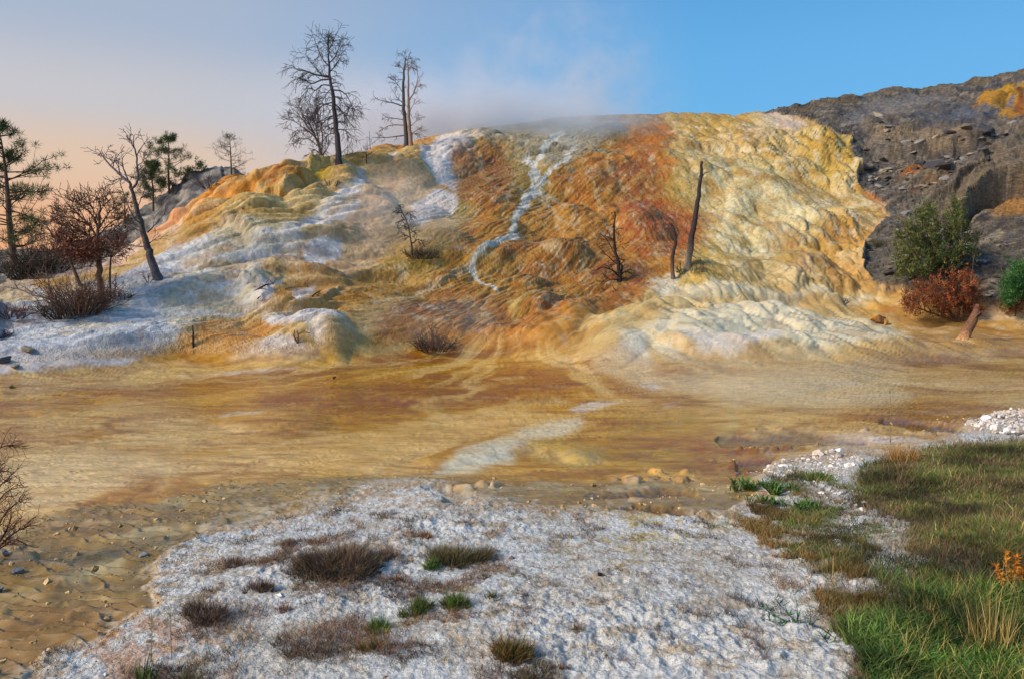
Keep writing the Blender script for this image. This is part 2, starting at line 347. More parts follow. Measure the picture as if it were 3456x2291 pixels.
# rocks and ledges of the dark slope
lip([(1990, 362), (2060, 366), (2160, 372), (2230, 352), (2300, 344)], .55, 26, 6, 40)
lip([(1900, 300), (2000, 318), (2080, 326), (2200, 312), (2300, 300)], .25, 18, 5, 40)
lip([(2080, 412), (2160, 424), (2190, 410), (2210, 395)], .3, 20, 5, 20)
lip([(2130, 480), (2200, 452), (2260, 402), (2300, 372), (2380, 345)], .35, 20, 5, 30)
lip([(2200, 540), (2240, 500), (2280, 455), (2320, 440), (2420, 430), (2600, 440)], .9, 42, 6, 40, .9)
lip([(2240, 438), (2300, 402), (2400, 380), (2500, 380)], .3, 18, 5, 30)
dome(2290, 262, 42, 30, 0, .8); dome(2345, 250, 40, 36, 0, .9); dome(2400, 270, 40, 36, 0, .8); lip([(2255, 305), (2300, 314), (2380, 316)], .3, 26, 5, 15)
dome(2050, 300, 90, 22, -5, .25); dome(2150, 270, 80, 24, -8, .25)
# mounds on the flats
def mound(cx, cy, rx, ry, rot, amp):
    global H
    a = R(rot); dx = SPX-cx*S; dy = SPY-cy*S
    u = (dx*math.cos(a)+dy*math.sin(a))/(rx*S); v = (-dx*math.sin(a)+dy*math.cos(a))/(ry*S)
    H += amp*np.clip(1-u*u-v*v, 0, 1)*(1-hillm)
mound(1310, 1045, 95, 22, 6, .05); mound(1330, 1058, 45, 12, 4, .04); mound(640, 975, 140, 26, 0, .08); mound(1120, 1045, 170, 24, -10, .06); mound(1850, 870, 260, 40, -8, .08)
pass
# standing water lies in shallow hollows
POOL = np.maximum.reduce([pmask(p, 5) for p in (
    [(985, 1132), (1040, 1128), (1105, 1140), (1085, 1158), (1050, 1166), (1000, 1150)],
    [(1350, 1140), (1450, 1130), (1600, 1133), (1590, 1142), (1400, 1146)],
    [(1420, 1165), (1550, 1170), (1640, 1180), (1620, 1196), (1520, 1200), (1440, 1186)],
    [(2030, 966), (2150, 976), (2250, 990), (2230, 997), (2100, 990), (2020, 978)],
    [(1660, 1010), (1900, 1000), (1960, 1012), (1800, 1030), (1680, 1026)],
    [(1690, 1060), (1790, 1050), (1760, 1080), (1700, 1090)],
    [(1880, 1010), (2000, 1014), (1990, 1026), (1890, 1024)])])*(1-hillm)
H -= POOL*.05
H -= hillm*(.62*sstep(7.2, 8.8, TT)*sstep(1150, 850, PXa)+.12*sstep(6, 8, TT)*sstep(850, 1150, PXa))
nv = np.array([0, 0, 1.0]); wgt = (hillm*.85)[..., None]
D = NX*wgt+nv*(1-wgt); D /= np.linalg.norm(D, axis=-1, keepdims=True)
fadeout = np.ones((NT, 1)); fadeout[NR:] = .6
H *= fadeout
VX, VY, VZ = GX+D[..., 0]*H, GY+D[..., 1]*H, GZ+D[..., 2]*H
print('relief', round(time.time()-T0, 1))
# ------------------------------------------------------------------ mineral colours
COL = np.zeros(TT.shape+(3,), np.float32)
def L(c): return np.array(s2l(c), np.float32)
def blend(M, c, op=1.0):
    M = (M*op)[..., None]
    COL[:] = COL*(1-M)+L(c)*M
def P(poly, c, f=12, op=1.0, extra=None):
    M = pmask(poly, f)
    if extra is not None: M = M*extra
    blend(M, c, op)
HM = hillm; FM = 1-hillm
n1 = fbm(AA*.5, BB*.7, 101, 5); n2 = fbm(AA*2.1, BB*2.1, 102, 5); n3 = fbm(AA*.9+5, BB*2.8, 103, 5); n4 = fbm(AA*9, BB*9, 104, 3)
drape = fbm((AA-.6*BB)*2.4, BB*.5, 105, 4)
COL[:] = L((196, 158, 100))
blend(sstep(-.1, .5, n1)*HM, (176, 128, 66), .6)
# --- left slopes
P([(-700, 800), (-300, 720), (0, 650), (130, 610), (260, 545), (345, 500), (420, 450), (500, 420), (530, 480), (440, 570), (350, 620), (200, 660), (60, 715), (0, 740), (-700, 860)], (228, 196, 172), 10)
P([(0, 655), (130, 612), (200, 580), (240, 590), (150, 640), (60, 690), (0, 700)], (214, 138, 84), 8, .85)
P([(330, 520), (385, 470), (450, 440), (480, 470), (400, 545), (340, 590), (310, 560)], (220, 150, 96), 12, .7)
P([(345, 505), (375, 468), (420, 452), (440, 462), (400, 482), (362, 520)], (196, 110, 40), 6, .9)
P([(300, 610), (380, 560), (420, 555), (380, 620), (320, 650)], (186, 152, 88), 10, .8)
P([(-600, 900), (-300, 760), (80, 690), (120, 735), (250, 700), (330, 640), (420, 590), (520, 545), (620, 560), (660, 600), (600, 680), (600, 740), (560, 790), (440, 815), (300, 840), (0, 866), (-600, 900)], (206, 208, 212), 12)
P([(0, 700), (60, 690), (100, 700), (95, 740), (40, 770), (0, 760)], (176, 140, 78), 12, .7)
P([(0, 760), (100, 740), (200, 725), (260, 710), (240, 745), (120, 760), (0, 790)], (170, 162, 142), 12, .6)
P([(390, 720), (420, 650), (520, 590), (560, 560), (700, 500), (770, 540), (700, 600), (640, 640), (610, 720), (590, 790), (430, 830), (380, 790)], (198, 184, 148), 22, .7)
blend(pmask([(380, 720), (420, 600), (560, 540), (640, 620), (600, 790), (430, 830), (330, 780)], 20)*sstep(-.05, .35, n3), (214, 212, 206), .85)
blend(pmask([(300, 740), (420, 640), (560, 545), (720, 560), (700, 640), (600, 680), (590, 790), (430, 835)], 24)*hillm*sstep(.0, .35, fbm((AA-1.35*BB)*.9, BB*1.6, 181, 4)), (212, 212, 214), .8)
P([(520, 560), (600, 520), (720, 490), (700, 560), (560, 620), (490, 620)], (186, 164, 112), 18, .65)
P([(430, 800), (480, 780), (560, 770), (600, 740), (590, 790), (420, 828)], (176, 150, 96), 8, .6)
# --- upper left lobes
P([(430, 590), (440, 500), (500, 430), (510, 398), (620, 385), (760, 370), (840, 350), (930, 340), (1000, 340), (960, 400), (860, 460), (760, 540), (640, 580), (540, 560), (470, 600)], (206, 170, 112), 14)
P([(440, 560), (450, 480), (500, 430), (560, 415), (600, 440), (590, 480), (540, 520), (480, 580)], (212, 140, 60), 12, .9)
P([(400, 590), (450, 545), (520, 520), (600, 490), (660, 480), (640, 510), (520, 560), (430, 600)], (188, 150, 82), 12, .7)
P([(575, 462), (590, 410), (640, 398), (700, 396), (725, 425), (690, 462), (625, 480)], (200, 134, 34), 8, .95)
P([(590, 470), (640, 440), (700, 440), (690, 465), (625, 482)], (168, 100, 22), 8, .7)
P([(712, 420), (735, 395), (765, 408), (760, 440), (735, 455), (716, 440)], (196, 160, 62), 6, .8)
P([(770, 390), (880, 345), (960, 330), (960, 360), (880, 400), (800, 410)], (196, 150, 70), 12, .7)
P([(880, 350), (960, 325), (1000, 330), (990, 350), (920, 362)], (190, 130, 44), 10, .7)
P([(505, 400), (640, 382), (800, 360), (940, 330), (1000, 318), (1000, 335), (860, 368), (700, 395), (560, 408)], (204, 140, 92), 5, .6)
# --- pinkish tan middle
P([(830, 440), (900, 410), (1000, 420), (1080, 440), (1060, 540), (960, 580), (880, 640), (740, 720), (620, 700), (700, 600), (760, 520)], (212, 176, 136), 26, .95)
P([(900, 560), (1000, 540), (1100, 560), (1180, 620), (1080, 700), (940, 740), (800, 760), (860, 660)], (204, 160, 98), 30, .8)
P([(600, 700), (700, 660), (900, 650), (1000, 660), (960, 700), (820, 700), (720, 740), (640, 780), (600, 760)], (186, 136, 74), 16, .8)
P([(800, 690), (900, 680), (960, 690), (860, 730), (760, 750), (720, 752)], (176, 116, 40), 12, .7)
P([(960, 600), (1000, 570), (1080, 590), (1120, 620), (1030, 650), (940, 640), (880, 620)], (164, 128, 36), 22, .9)
P([(1040, 480), (1075, 468), (1080, 490), (1050, 500)], (170, 150, 80), 6, .9)
W = (232, 226, 222)
for p in ([(838, 420), (852, 432), (842, 470), (800, 490), (782, 510), (730, 560), (700, 575), (690, 562), (740, 520), (790, 470), (815, 460)],
          [(700, 610), (745, 590), (790, 588), (780, 620), (740, 645), (705, 640)], [(640, 580), (700, 578), (690, 600), (650, 610)],
          [(700, 552), (770, 530), (830, 500), (820, 530), (740, 570), (690, 585)],
          [(975, 372), (1030, 345), (1085, 350), (1110, 380), (1080, 420), (1050, 450), (1000, 430), (980, 400)],
          [(930, 540), (960, 480), (1010, 450), (1060, 470), (1040, 500), (985, 520)], [(985, 345), (1060, 315), (1170, 300), (1160, 330), (1060, 350)],
          [(585, 745), (600, 700), (650, 690), (645, 715), (610, 760)], [(672, 748), (690, 705), (725, 690), (720, 725), (690, 752)],
          [(612, 770), (660, 762), (800, 770), (815, 800), (780, 835), (740, 830), (700, 800), (630, 790)], [(500, 852), (540, 820), (640, 812), (730, 830), (700, 850), (560, 862)],
          [(895, 390), (912, 388), (915, 402), (900, 408)]):
    P(p, W, 7, .9)
P([(420, 820), (500, 790), (600, 770), (640, 790), (600, 820), (520, 835), (470, 850), (330, 866), (400, 850)], (200, 142, 82), 8, .9)
P([(745, 800), (780, 790), (850, 760), (860, 820), (800, 840), (745, 836)], (212, 176, 120), 12, .8)
# --- orange heart
P([(1030, 640), (1060, 540), (1160, 440), (1240, 480), (1290, 400), (1420, 320), (1540, 320), (1560, 400), (1540, 450), (1600, 490), (1610, 570), (1560, 640), (1490, 700), (1300, 760), (1200, 805), (1040, 800), (960, 780), (900, 760), (960, 700)], (204, 134, 52), 16, .95)
P([(1040, 380), (1080, 360), (1150, 350), (1180, 420), (1160, 480), (1100, 500), (1060, 470)], (188, 118, 70), 14, .9)
P([(1120, 380), (1170, 370), (1190, 430), (1140, 440)], (160, 86, 46), 12, .8)
P([(1270, 420), (1340, 370), (1420, 380), (1400, 450), (1300, 460)], (200, 122, 30), 12, .8)
P([(1440, 380), (1540, 360), (1570, 420), (1530, 440), (1440, 440)], (196, 116, 36), 14, .7)
P([(1440, 462), (1540, 460), (1604, 500), (1606, 560), (1560, 610), (1470, 610), (1430, 560), (1420, 500)], (186, 92, 20), 20, .9)
P([(1300, 440), (1400, 470), (1420, 520), (1340, 530), (1290, 480)], (212, 128, 30), 10, .8)
P([(1380, 400), (1500, 380), (1530, 450), (1420, 470)], (150, 82, 36), 16, .6)
P([(1230, 590), (1330, 570), (1350, 640), (1270, 640)], (170, 110, 24), 14, .8)
P([(1130, 600), (1240, 560), (1400, 580), (1440, 650), (1300, 700), (1150, 690)], (190, 112, 40), 18, .5)
P([(870, 830), (860, 780), (940, 725), (1050, 700), (1150, 712), (1180, 760), (1200, 800), (1100, 812), (980, 815)], (170, 104, 48), 14, .9)
P([(1060, 640), (1120, 600), (1200, 640), (1150, 720), (1080, 700)], (206, 150, 80), 20, .6)
P([(1170, 800), (1230, 760), (1330, 712), (1410, 668), (1510, 690), (1420, 725), (1330, 760), (1250, 800), (1210, 812)], (190, 112, 62), 8, .9)
P([(1175, 750), (1200, 720), (1290, 695), (1300, 705), (1230, 735), (1180, 772)], (226, 200, 140), 8, .8)
P([(1330, 720), (1420, 680), (1400, 705), (1320, 750), (1300, 745)], (150, 80, 48), 7, .7)
P([(1340, 640), (1480, 620), (1500, 680), (1400, 700)], (150, 78, 30), 14, .7)
# --- grey-green top
P([(1070, 330), (1090, 300), (1250, 275), (1420, 262), (1545, 268), (1480, 300), (1400, 330), (1340, 380), (1280, 400), (1160, 350)], (158, 150, 128), 12, .9)
P([(1180, 290), (1420, 258), (1460, 268), (1300, 300)], (128, 140, 112), 6, .6)
P([(1395, 300), (1420, 285), (1455, 285), (1452, 320), (1400, 322)], (70, 92, 92), 6, .85)
P([(1375, 350), (1405, 345), (1415, 368), (1385, 372)], (60, 84, 74), 6, .8)
P([(1250, 310), (1360, 290), (1390, 320), (1300, 350)], (160, 176, 172), 14, .5)
P([(1440, 330), (1460, 295), (1530, 284), (1570, 290), (1562, 330), (1540, 382), (1450, 380)], (196, 118, 40), 14, .9)
P([(1300, 272), (1545, 262), (1545, 275), (1330, 282)], (150, 96, 70), 4, .7)
# --- yellow right
P([(1530, 270), (1640, 264), (1780, 262), (1830, 275), (1900, 325), (1960, 345), (1985, 430), (2050, 490), (2030, 560), (1990, 610), (2010, 700), (1900, 712), (1700, 712), (1590, 712), (1520, 680), (1570, 650), (1640, 600), (1640, 520), (1600, 490), (1540, 460), (1555, 400), (1530, 380), (1560, 320)], (210, 174, 102), 15)
P([(1640, 470), (1760, 440), (1880, 470), (1900, 530), (1830, 570), (1700, 610), (1640, 570), (1650, 520)], (234, 216, 160), 26, .8)
P([(1600, 380), (1760, 380), (1840, 400), (1760, 430), (1620, 450)], (222, 204, 140), 20, .7)
P([(1840, 340), (1900, 330), (1960, 350), (1975, 420), (1930, 440), (1860, 400)], (206, 166, 52), 14, .8)
P([(1570, 285), (1700, 275), (1700, 310), (1580, 320)], (206, 160, 52), 12, .7)
P([(1700, 300), (1760, 280), (1800, 300), (1780, 340), (1720, 350)], (222, 196, 150), 14, .7)
P([(1750, 265), (1800, 258), (1840, 290), (1880, 320), (1830, 330), (1780, 290)], (226, 200, 178), 7, .8)
P([(1870, 600), (1900, 540), (2000, 510), (2050, 500), (2020, 570), (1990, 620), (2010, 700), (1900, 700)], (212, 158, 76), 20, .8)
P([(1800, 640), (1870, 640), (1880, 695), (1800, 690)], (236, 206, 168), 14, .7)
P([(1640, 560), (1680, 600), (1620, 650), (1560, 660)], (206, 164, 60), 12, .6)
P([(1600, 600), (1800, 590), (1850, 640), (1700, 640)], (178, 158, 96), 18, .6)
P([(1980, 440), (2040, 460), (2100, 440), (2120, 470), (2060, 490), (2010, 480)], (196, 104, 40), 7, .95)
blend(pmask([(1560, 290), (1980, 350), (2040, 500), (1900, 680), (1600, 700), (1640, 520)], 20)*sstep(.15, .5, n2), (238, 224, 184), .5)
blend(pmask([(1560, 290), (1980, 350), (2040, 500), (1900, 680), (1600, 700), (1640, 520)], 20)*sstep(.1, .5, -n2), (190, 152, 56), .55)
gz_ = pmask([(1560, 280), (1980, 340), (2050, 500), (2000, 690), (1880, 680), (1700, 600), (1600, 420)], 30)
blend(gz_*sstep(.1, .4, fbm((AA+.25*BB)*.9, BB*.6, 171, 4)), (200, 152, 56), .55)
# --- apron
P([(1170, 815), (1300, 760), (1490, 700), (1560, 655), (1700, 640), (2010, 700), (2150, 740), (2400, 770), (2500, 900), (2100, 940), (1900, 950), (1750, 930), (1560, 885), (1400, 850), (1300, 830)], (214, 178, 108), 14)
P([(1500, 700), (1560, 690), (2000, 702), (2040, 715), (1900, 725), (1560, 725)], (232, 218, 180), 6, .7)
P([(1540, 660), (1600, 645), (1680, 655), (1660, 690), (1560, 695)], (214, 176, 84), 8, .8)
P([(1480, 690), (1530, 660), (1560, 665), (1560, 690), (1540, 712)], (228, 216, 190), 8, .8)
P([(1700, 712), (1860, 710), (2010, 712), (2060, 730), (2040, 738), (1860, 728), (1700, 730)], (210, 158, 66), 5, .7)
P([(1480, 810), (1520, 780), (1700, 740), (1880, 745), (2060, 760), (2120, 800), (1900, 840), (1700, 855), (1560, 850)], (236, 224, 188), 12, .85)
P([(1540, 820), (1600, 800), (1800, 800), (1800, 835), (1600, 835)], (238, 222, 206), 8, .7)
P([(1360, 850), (1480, 810), (1520, 850), (1500, 868), (1400, 862)], (230, 222, 200), 9, .9)
P([(1300, 820), (1360, 770), (1450, 750), (1480, 780), (1380, 830)], (214, 184, 116), 12, .6)
P([(1170, 806), (1230, 760), (1330, 715), (1420, 670), (1510, 690), (1430, 735), (1350, 780), (1300, 815), (1220, 822)], (196, 122, 56), 10, .85)
P([(1250, 800), (1340, 760), (1420, 735), (1380, 790), (1300, 825)], (212, 158, 84), 12, .6)
P([(1480, 812), (1540, 822), (1600, 842), (1720, 850), (1860, 842), (1840, 832), (1700, 838), (1600, 828), (1545, 812)], (206, 164, 84), 4, .7)
P([(1560, 870), (1800, 850), (2000, 850), (2100, 860), (2050, 930), (1880, 950), (1700, 920)], (208, 186, 134), 14, .8)
P([(2040, 728), (2200, 750), (2400, 775), (2400, 990), (2180, 980), (2060, 930), (2110, 850), (2100, 780)], (176, 128, 56), 18, .9)
P([(2020, 728), (2060, 726), (2066, 745), (2030, 748)], (190, 130, 60), 4, .8)
P([(2200, 748), (2420, 762), (2420, 776), (2260, 764)], (214, 180, 140), 3, .8)
# --- dark slope
D_ = DARK
blend(D_, (116, 103, 88))
blend(D_*sstep(-.2, .5, n1), (128, 120, 112), .7)
blend(D_*sstep(.1, .6, n3), (158, 146, 128), .6)
blend(D_*sstep(.0, .4, -n2), (62, 56, 54), .8)
blend(D_*sstep(.1, .5, fbm(sd*3, st*3.5, 161, 4)), (190, 174, 150), .7); blend(D_*sstep(.1, .4, -fbm(sd*2, st*5, 162, 4)), (52, 48, 48), .6)
P([(1930, 300), (2000, 240), (2150, 215), (2200, 240), (2100, 270), (2000, 320)], (158, 154, 150), 14, .55, D_)
P([(1990, 355), (2010, 332), (2240, 330), (2240, 352), (2180, 372), (2060, 366)], (176, 150, 118), 7, .8, D_)
P([(2100, 280), (2250, 260), (2290, 320), (2120, 330)], (96, 98, 106), 14, .7, D_)
P([(2200, 250), (2260, 270), (2290, 300), (2200, 310)], (104, 116, 134), 8, .5, D_)
P([(2248, 262), (2262, 232), (2330, 206), (2500, 180), (2500, 306), (2330, 312), (2290, 290)], (214, 154, 24), 5, .97, D_)
P([(2340, 250), (2400, 240), (2500, 250), (2500, 306), (2340, 310)], (200, 120, 14), 8, .8, D_)
P([(2315, 268), (2330, 262), (2340, 276), (2318, 280)], (150, 150, 160), 3, .9, D_)
P([(2070, 418), (2140, 384), (2160, 392), (2110, 418), (2085, 424)], (196, 112, 40), 5, .9, D_)
P([(2120, 440), (2200, 418), (2200, 430), (2140, 452), (2080, 470)], (130, 78, 36), 6, .85, D_)
P([(2115, 420), (2180, 385), (2190, 430), (2140, 440)], (150, 126, 96), 8, .6, D_)
P([(2150, 520), (2260, 400), (2365, 320), (2500, 300), (2500, 460), (2330, 440), (2250, 500), (2190, 560)], (152, 132, 104), 12, .75, D_)
P([(2280, 490), (2310, 458), (2380, 446), (2600, 440), (2600, 520), (2360, 500), (2300, 506)], (206, 150, 88), 8, .9, D_)
P([(1985, 600), (2010, 570), (2070, 560), (2200, 700), (2200, 745), (2090, 716), (2000, 680)], (128, 120, 104), 12, .6, D_)
P([(1800, 268), (1880, 240), (2365, 165), (2500, 150), (2500, 165), (2300, 190), (2100, 210), (1900, 250)], (150, 120, 70), 5, .5, D_)
blend(D_*np.clip(blk2*1.2, 0, 1)*(kc2 > .7), (170, 160, 148), .6)
blend(D_*(kc > .75)*sstep(.05, .2, blk), (140, 124, 100), .5)
P([(2270, 240), (2330, 215), (2400, 210), (2400, 240), (2300, 262)], (226, 176, 60), 5, .7, D_); P([(2340, 230), (2350, 230), (2352, 300), (2338, 300)], (140, 80, 16), 3, .7, D_); P([(2380, 240), (2388, 240), (2386, 306), (2376, 306)], (150, 88, 16), 3, .6, D_)
# --- variation over the whole hill: each lobe a slightly different tint, fibrous staining down the fall line
hn = HM*(1-D_)
blend(hn*(1-.75*orgz)*sstep(.55, .9, CELL), (236, 214, 166), .40)
blend(hn*(1-.6*orgz)*sstep(.42, .12, CELL), (160, 104, 34), .42)
org = pmask([(860, 830), (900, 560), (1100, 340), (1440, 270), (1560, 380), (1610, 560), (1500, 700), (1180, 810)], 60)*HM*(1-D_)
blend(org*sstep(.35, .95, FIB+.35*drape), (226, 186, 130), .50)
blend(org*sstep(.2, .8, -drape), (140, 72, 22), .42)
olv = pmask([(400, 560), (700, 470), (860, 480), (700, 640), (600, 800), (380, 830)], 60)*hn
blend(olv*sstep(.1, .5, -n3), (160, 136, 78), .45)
blend(hn*sstep(.15, .55, n2), (236, 222, 190), .25); blend(hn*sstep(.15, .55, -n2), (140, 92, 42), .28)
_m = COL.max(-1); _sat = (_m-COL.min(-1))/(_m+1e-6); COL *= (1-(org*sstep(.4, .8, _sat))[..., None]*np.array([.27, .25, .42], np.float32))
# rills of pale mineral
RC = (232, 225, 208)
RILLS = [([(1205, 375), (1222, 385), (1230, 410), (1225, 440), (1210, 480), (1190, 520), (1178, 560), (1172, 580)], [7, 11, 11, 16, 12, 10, 8, 7]),
 ([(1160, 300), (1180, 340), (1195, 375), (1215, 390)], [3, 4, 5, 7]), ([(1300, 300), (1260, 350), (1235, 380), (1225, 395)], [6, 7, 7, 6]), ([(1330, 350), (1290, 395), (1250, 425), (1228, 430)], [5, 5, 6, 8]),
 ([(1225, 430), (1262, 452), (1290, 470), (1320, 500), (1335, 530)], [10, 9, 7, 5, 3]), ([(1240, 440), (1270, 480), (1285, 520), (1300, 560), (1290, 600)], [6, 6, 4, 3, 2]),
 ([(1172, 570), (1140, 595), (1105, 620), (1085, 640), (1100, 670), (1140, 700)], [7, 7, 6, 6, 4, 3]), ([(1105, 620), (1060, 650), (1000, 690), (930, 720), (850, 745)], [6, 8, 9, 6, 3]),
 ([(1340, 370), (1360, 430), (1390, 470), (1400, 520)], [3, 3, 3, 2]), ([(1200, 560), (1250, 600), (1310, 630), (1330, 660)], [4, 4, 3, 2]), ([(1290, 520), (1340, 560), (1350, 620), (1345, 680)], [3, 3, 3, 3]),
 ([(1090, 330), (1100, 360), (1120, 380), (1115, 410)], [3, 3, 3, 2]), ([(1060, 520), (1020, 560), (1000, 590)], [2, 2, 1]), ([(1140, 700), (1110, 730), (1130, 760), (1160, 790)], [4, 4, 3, 2]),
 ([(1190, 420), (1170, 470), (1150, 520), (1172, 570)], [4, 5, 4, 4]), ([(1400, 400), (1440, 440), (1460, 480)], [2, 2, 1]), ([(1350, 330), (1400, 380), (1420, 410)], [3, 3, 2]), ([(1480, 560), (1440, 600), (1420, 650)], [1, 2, 1])]
for q_, (ln, wd) in enumerate(RILLS):
    k_ = .8 if q_ in (0, 2, 3, 6) else .5; M = lmask(ln, [w*k_ for w in wd], 3)*hillm; blend(M*(.6+.4*sstep(-.3, .3, FIB)), RC if k_ > .6 else (206, 184, 146), .9 if k_ > .6 else .55)
net = np.abs(perlin((AA-.5*BB)*1.1+.5*w2, BB*.75+.3*w3, 131)); net2 = np.abs(perlin((AA-.1*BB)*2.3+.6*w3, BB*1.3, 132))
blend(org*(1-sstep(.0, .06, net))*sstep(-.1, .4, n1), RC, .5); blend(org*(1-sstep(.0, .05, net2))*sstep(.1, .5, n2+.2), RC, .4)
# --- flats
fm = FM*(1-CRUST)
blend(fm, (204, 160, 94))
def PF(poly, c, f=12, op=1.0): P(poly, c, f, op, fm)
PF([(-900, 1130), (0, 930), (400, 885), (900, 860), (1310, 838), (1420, 870), (1500, 905), (1400, 930), (1180, 950), (1000, 962), (850, 1000), (700, 1010), (560, 990), (420, 940), (200, 960), (0, 1000)], (186, 132, 58), 14, .9)
PF([(700, 900), (900, 880), (1250, 850), (1330, 880), (1300, 920), (1100, 935), (900, 950), (700, 960), (560, 950)], (142, 86, 20), 16, .85)
PF([(0, 1000), (200, 950), (430, 950), (560, 985), (700, 1012), (860, 1000), (1040, 960), (1200, 950), (1250, 970), (1100, 1020), (950, 1082), (700, 1100), (480, 1120), (200, 1190), (0, 1210), (-900, 1300), (-900, 1120)], (226, 188, 134), 18, .9)
PF([(50, 1060), (200, 1040), (420, 1090), (300, 1130), (80, 1180), (0, 1150)], (238, 212, 170), 18, .6)
blend(fm*pmask([(-200, 980), (500, 940), (900, 1000), (900, 1090), (400, 1130), (-200, 1220)], 30)*sstep(.0, .4, n3), (182, 130, 60), .7)
PF([(500, 962), (540, 952), (640, 950), (600, 965)], (236, 220, 196), 5, .8)
PF([(0, 866), (300, 842), (420, 838), (500, 850), (400, 868), (200, 880), (0, 900)], (190, 160, 124), 6, .8)
PF([(-300, 870), (0, 848), (170, 846), (330, 838), (300, 846), (100, 862), (0, 872), (-300, 900)], (222, 224, 232), 4, .95)
PF([(0, 915), (0, 893), (300, 880), (560, 862), (900, 830), (1080, 800), (1190, 798), (1260, 815), (1150, 822), (950, 842), (700, 872), (400, 895), (150, 905)], (146, 98, 62), 5, .9)
PF([(400, 866), (560, 856), (700, 850), (600, 862), (420, 872)], (232, 222, 212), 3, .8)
PF([(600, 1000), (700, 985), (760, 1000), (660, 1030)], (176, 120, 56), 12, .6)
PF([(0, 960), (200, 920), (420, 905), (640, 905), (500, 930), (300, 955), (0, 1000)], (214, 168, 104), 12, .6)
PF([(700, 1040), (900, 985), (1100, 950), (1240, 945), (1180, 985), (1000, 1040), (800, 1080), (620, 1090)], (228, 190, 134), 16, .7)
PF([(1560, 880), (1800, 880), (2060, 900), (2100, 930), (1900, 960), (1700, 940)], (214, 186, 132), 18, .8)
PF([(1030, 1085), (1060, 1060), (1130, 1030), (1200, 995), (1320, 972), (1330, 985), (1260, 1010), (1200, 1030), (1180, 1060), (1110, 1080)], (232, 222, 194), 8, .85)
PF([(1305, 945), (1350, 925), (1420, 928), (1380, 945), (1325, 955)], (238, 232, 220), 5, .9)
PF([(1470, 885), (1500, 882), (1525, 890), (1490, 895)], (240, 236, 232), 3, .95); PF([(1520, 935), (1560, 928), (1560, 940), (1530, 948)], (236, 226, 208), 4, .8)
PF([(1140, 875), (1200, 866), (1220, 872), (1160, 882)], (228, 200, 160), 4, .7)
PF([(1200, 1020), (1300, 1012), (1400, 1030), (1400, 1065), (1330, 1080), (1240, 1062)], (196, 172, 112), 12, .7)
PF([(1400, 960), (1600, 950), (1700, 1000), (1700, 1100), (1400, 1080)], (170, 134, 62), 22, .8)
PF([(1240, 1030), (1300, 1018), (1420, 960), (1450, 948), (1380, 990), (1300, 1030)], (156, 100, 40), 4, .5)
PF([(1600, 1000), (1700, 980), (1900, 970), (2100, 940), (2400, 960), (2400, 1010), (2250, 985), (2100, 1020), (1950, 1035), (1800, 1050), (1720, 1120), (1660, 1190), (1600, 1100)], (168, 120, 56), 14, .9)
PF([(1650, 1000), (1700, 940), (1690, 1000), (1680, 1090), (1650, 1100)], (190, 170, 110), 12, .8)
PF([(-900, 1330), (0, 1215), (250, 1180), (500, 1130), (900, 1098), (1300, 1108), (1700, 1115), (1700, 1195), (1400, 1195), (1000, 1150), (860, 1130), (640, 1180), (420, 1290), (390, 1400), (200, 1500), (50, 1600), (-300, 1800), (-900, 1800)], (160, 132, 76), 14, .95)
blend(fm*CHAN*sstep(-.1, .4, n3), (112, 88, 46), .75); blend(fm*CHAN*sstep(.1, .5, n2), (190, 176, 130), .6)
PF([(480, 1260), (640, 1200), (660, 1220), (560, 1270), (520, 1290)], (186, 136, 66), 14, .7)
PF([(-400, 1700), (0, 1400), (200, 1380), (330, 1400), (250, 1500), (100, 1600)], (150, 112, 58), 26, .7)
blend(nodm*sstep(0, .35, NOD), (222, 178, 126), .8)
PF([(1880, 1012), (2000, 1000), (2120, 1012), (2140, 1030), (1980, 1030)], (234, 218, 208), 6, .9); PF([(1700, 1014), (1760, 1008), (1860, 1016), (1800, 1026), (1710, 1022)], (226, 182, 140), 5, .8)
PF([(2100, 950), (2365, 935), (2365, 950), (2150, 965)], (206, 166, 112), 5, .7)
blend(fm*sstep(.1, .6, n3), (232, 190, 120), .4); blend(fm*sstep(.05, .5, -n3)*(1-.7*CHAN), (130, 80, 26), .6)
cx0 = 1200*S; X0, Y0_, _z = pos(cx0, 832*S, 17.6); dxs, dys = GX-X0, GY-Y0_-2.5; ang_ = np.arctan2(dys, dxs)+.10*fbm(AA*.5, BB*.5, 142, 3); rad_ = np.hypot(dxs, dys)
fan = fbm(ang_*9, rad_*.16, 143, 5); fan2 = fbm(ang_*34, rad_*.35, 144, 4)
nc = 1-.8*CHAN
blend(fm*nc*sstep(.08, .45, fan), (150, 92, 26), .6); blend(fm*sstep(.08, .45, -fan), (236, 204, 146), .6); blend(fm*nc*sstep(.15, .5, fan2), (120, 74, 24), .4)
strk = fbm(AA*.8+2*w1, BB*5+2*w0, 141, 4); blend(fm*sstep(.15, .6, strk), (126, 84, 36), .3); blend(fm*sstep(.15, .6, -strk), (232, 202, 150), .25)
PF([(1380, 848), (1560, 872), (1900, 862), (2100, 872), (2080, 925), (1880, 948), (1700, 930), (1560, 900), (1440, 880)], (222, 196, 148), 20, .75)
PF([(1020, 1090), (1060, 1055), (1130, 1025), (1200, 990), (1340, 965), (1340, 990), (1260, 1015), (1210, 1035), (1190, 1065), (1100, 1088)], (234, 222, 192), 10, .7)
PF([(700, 1045), (900, 985), (1100, 950), (1240, 940), (1180, 985), (1000, 1040), (800, 1085), (620, 1095)], (226, 184, 124), 20, .45)
PF([(60, 1050), (230, 1030), (430, 1080), (320, 1120), (100, 1180), (0, 1150), (-200, 1120)], (238, 208, 160), 20, .5)
blend(POOL, (112, 76, 30), .8)
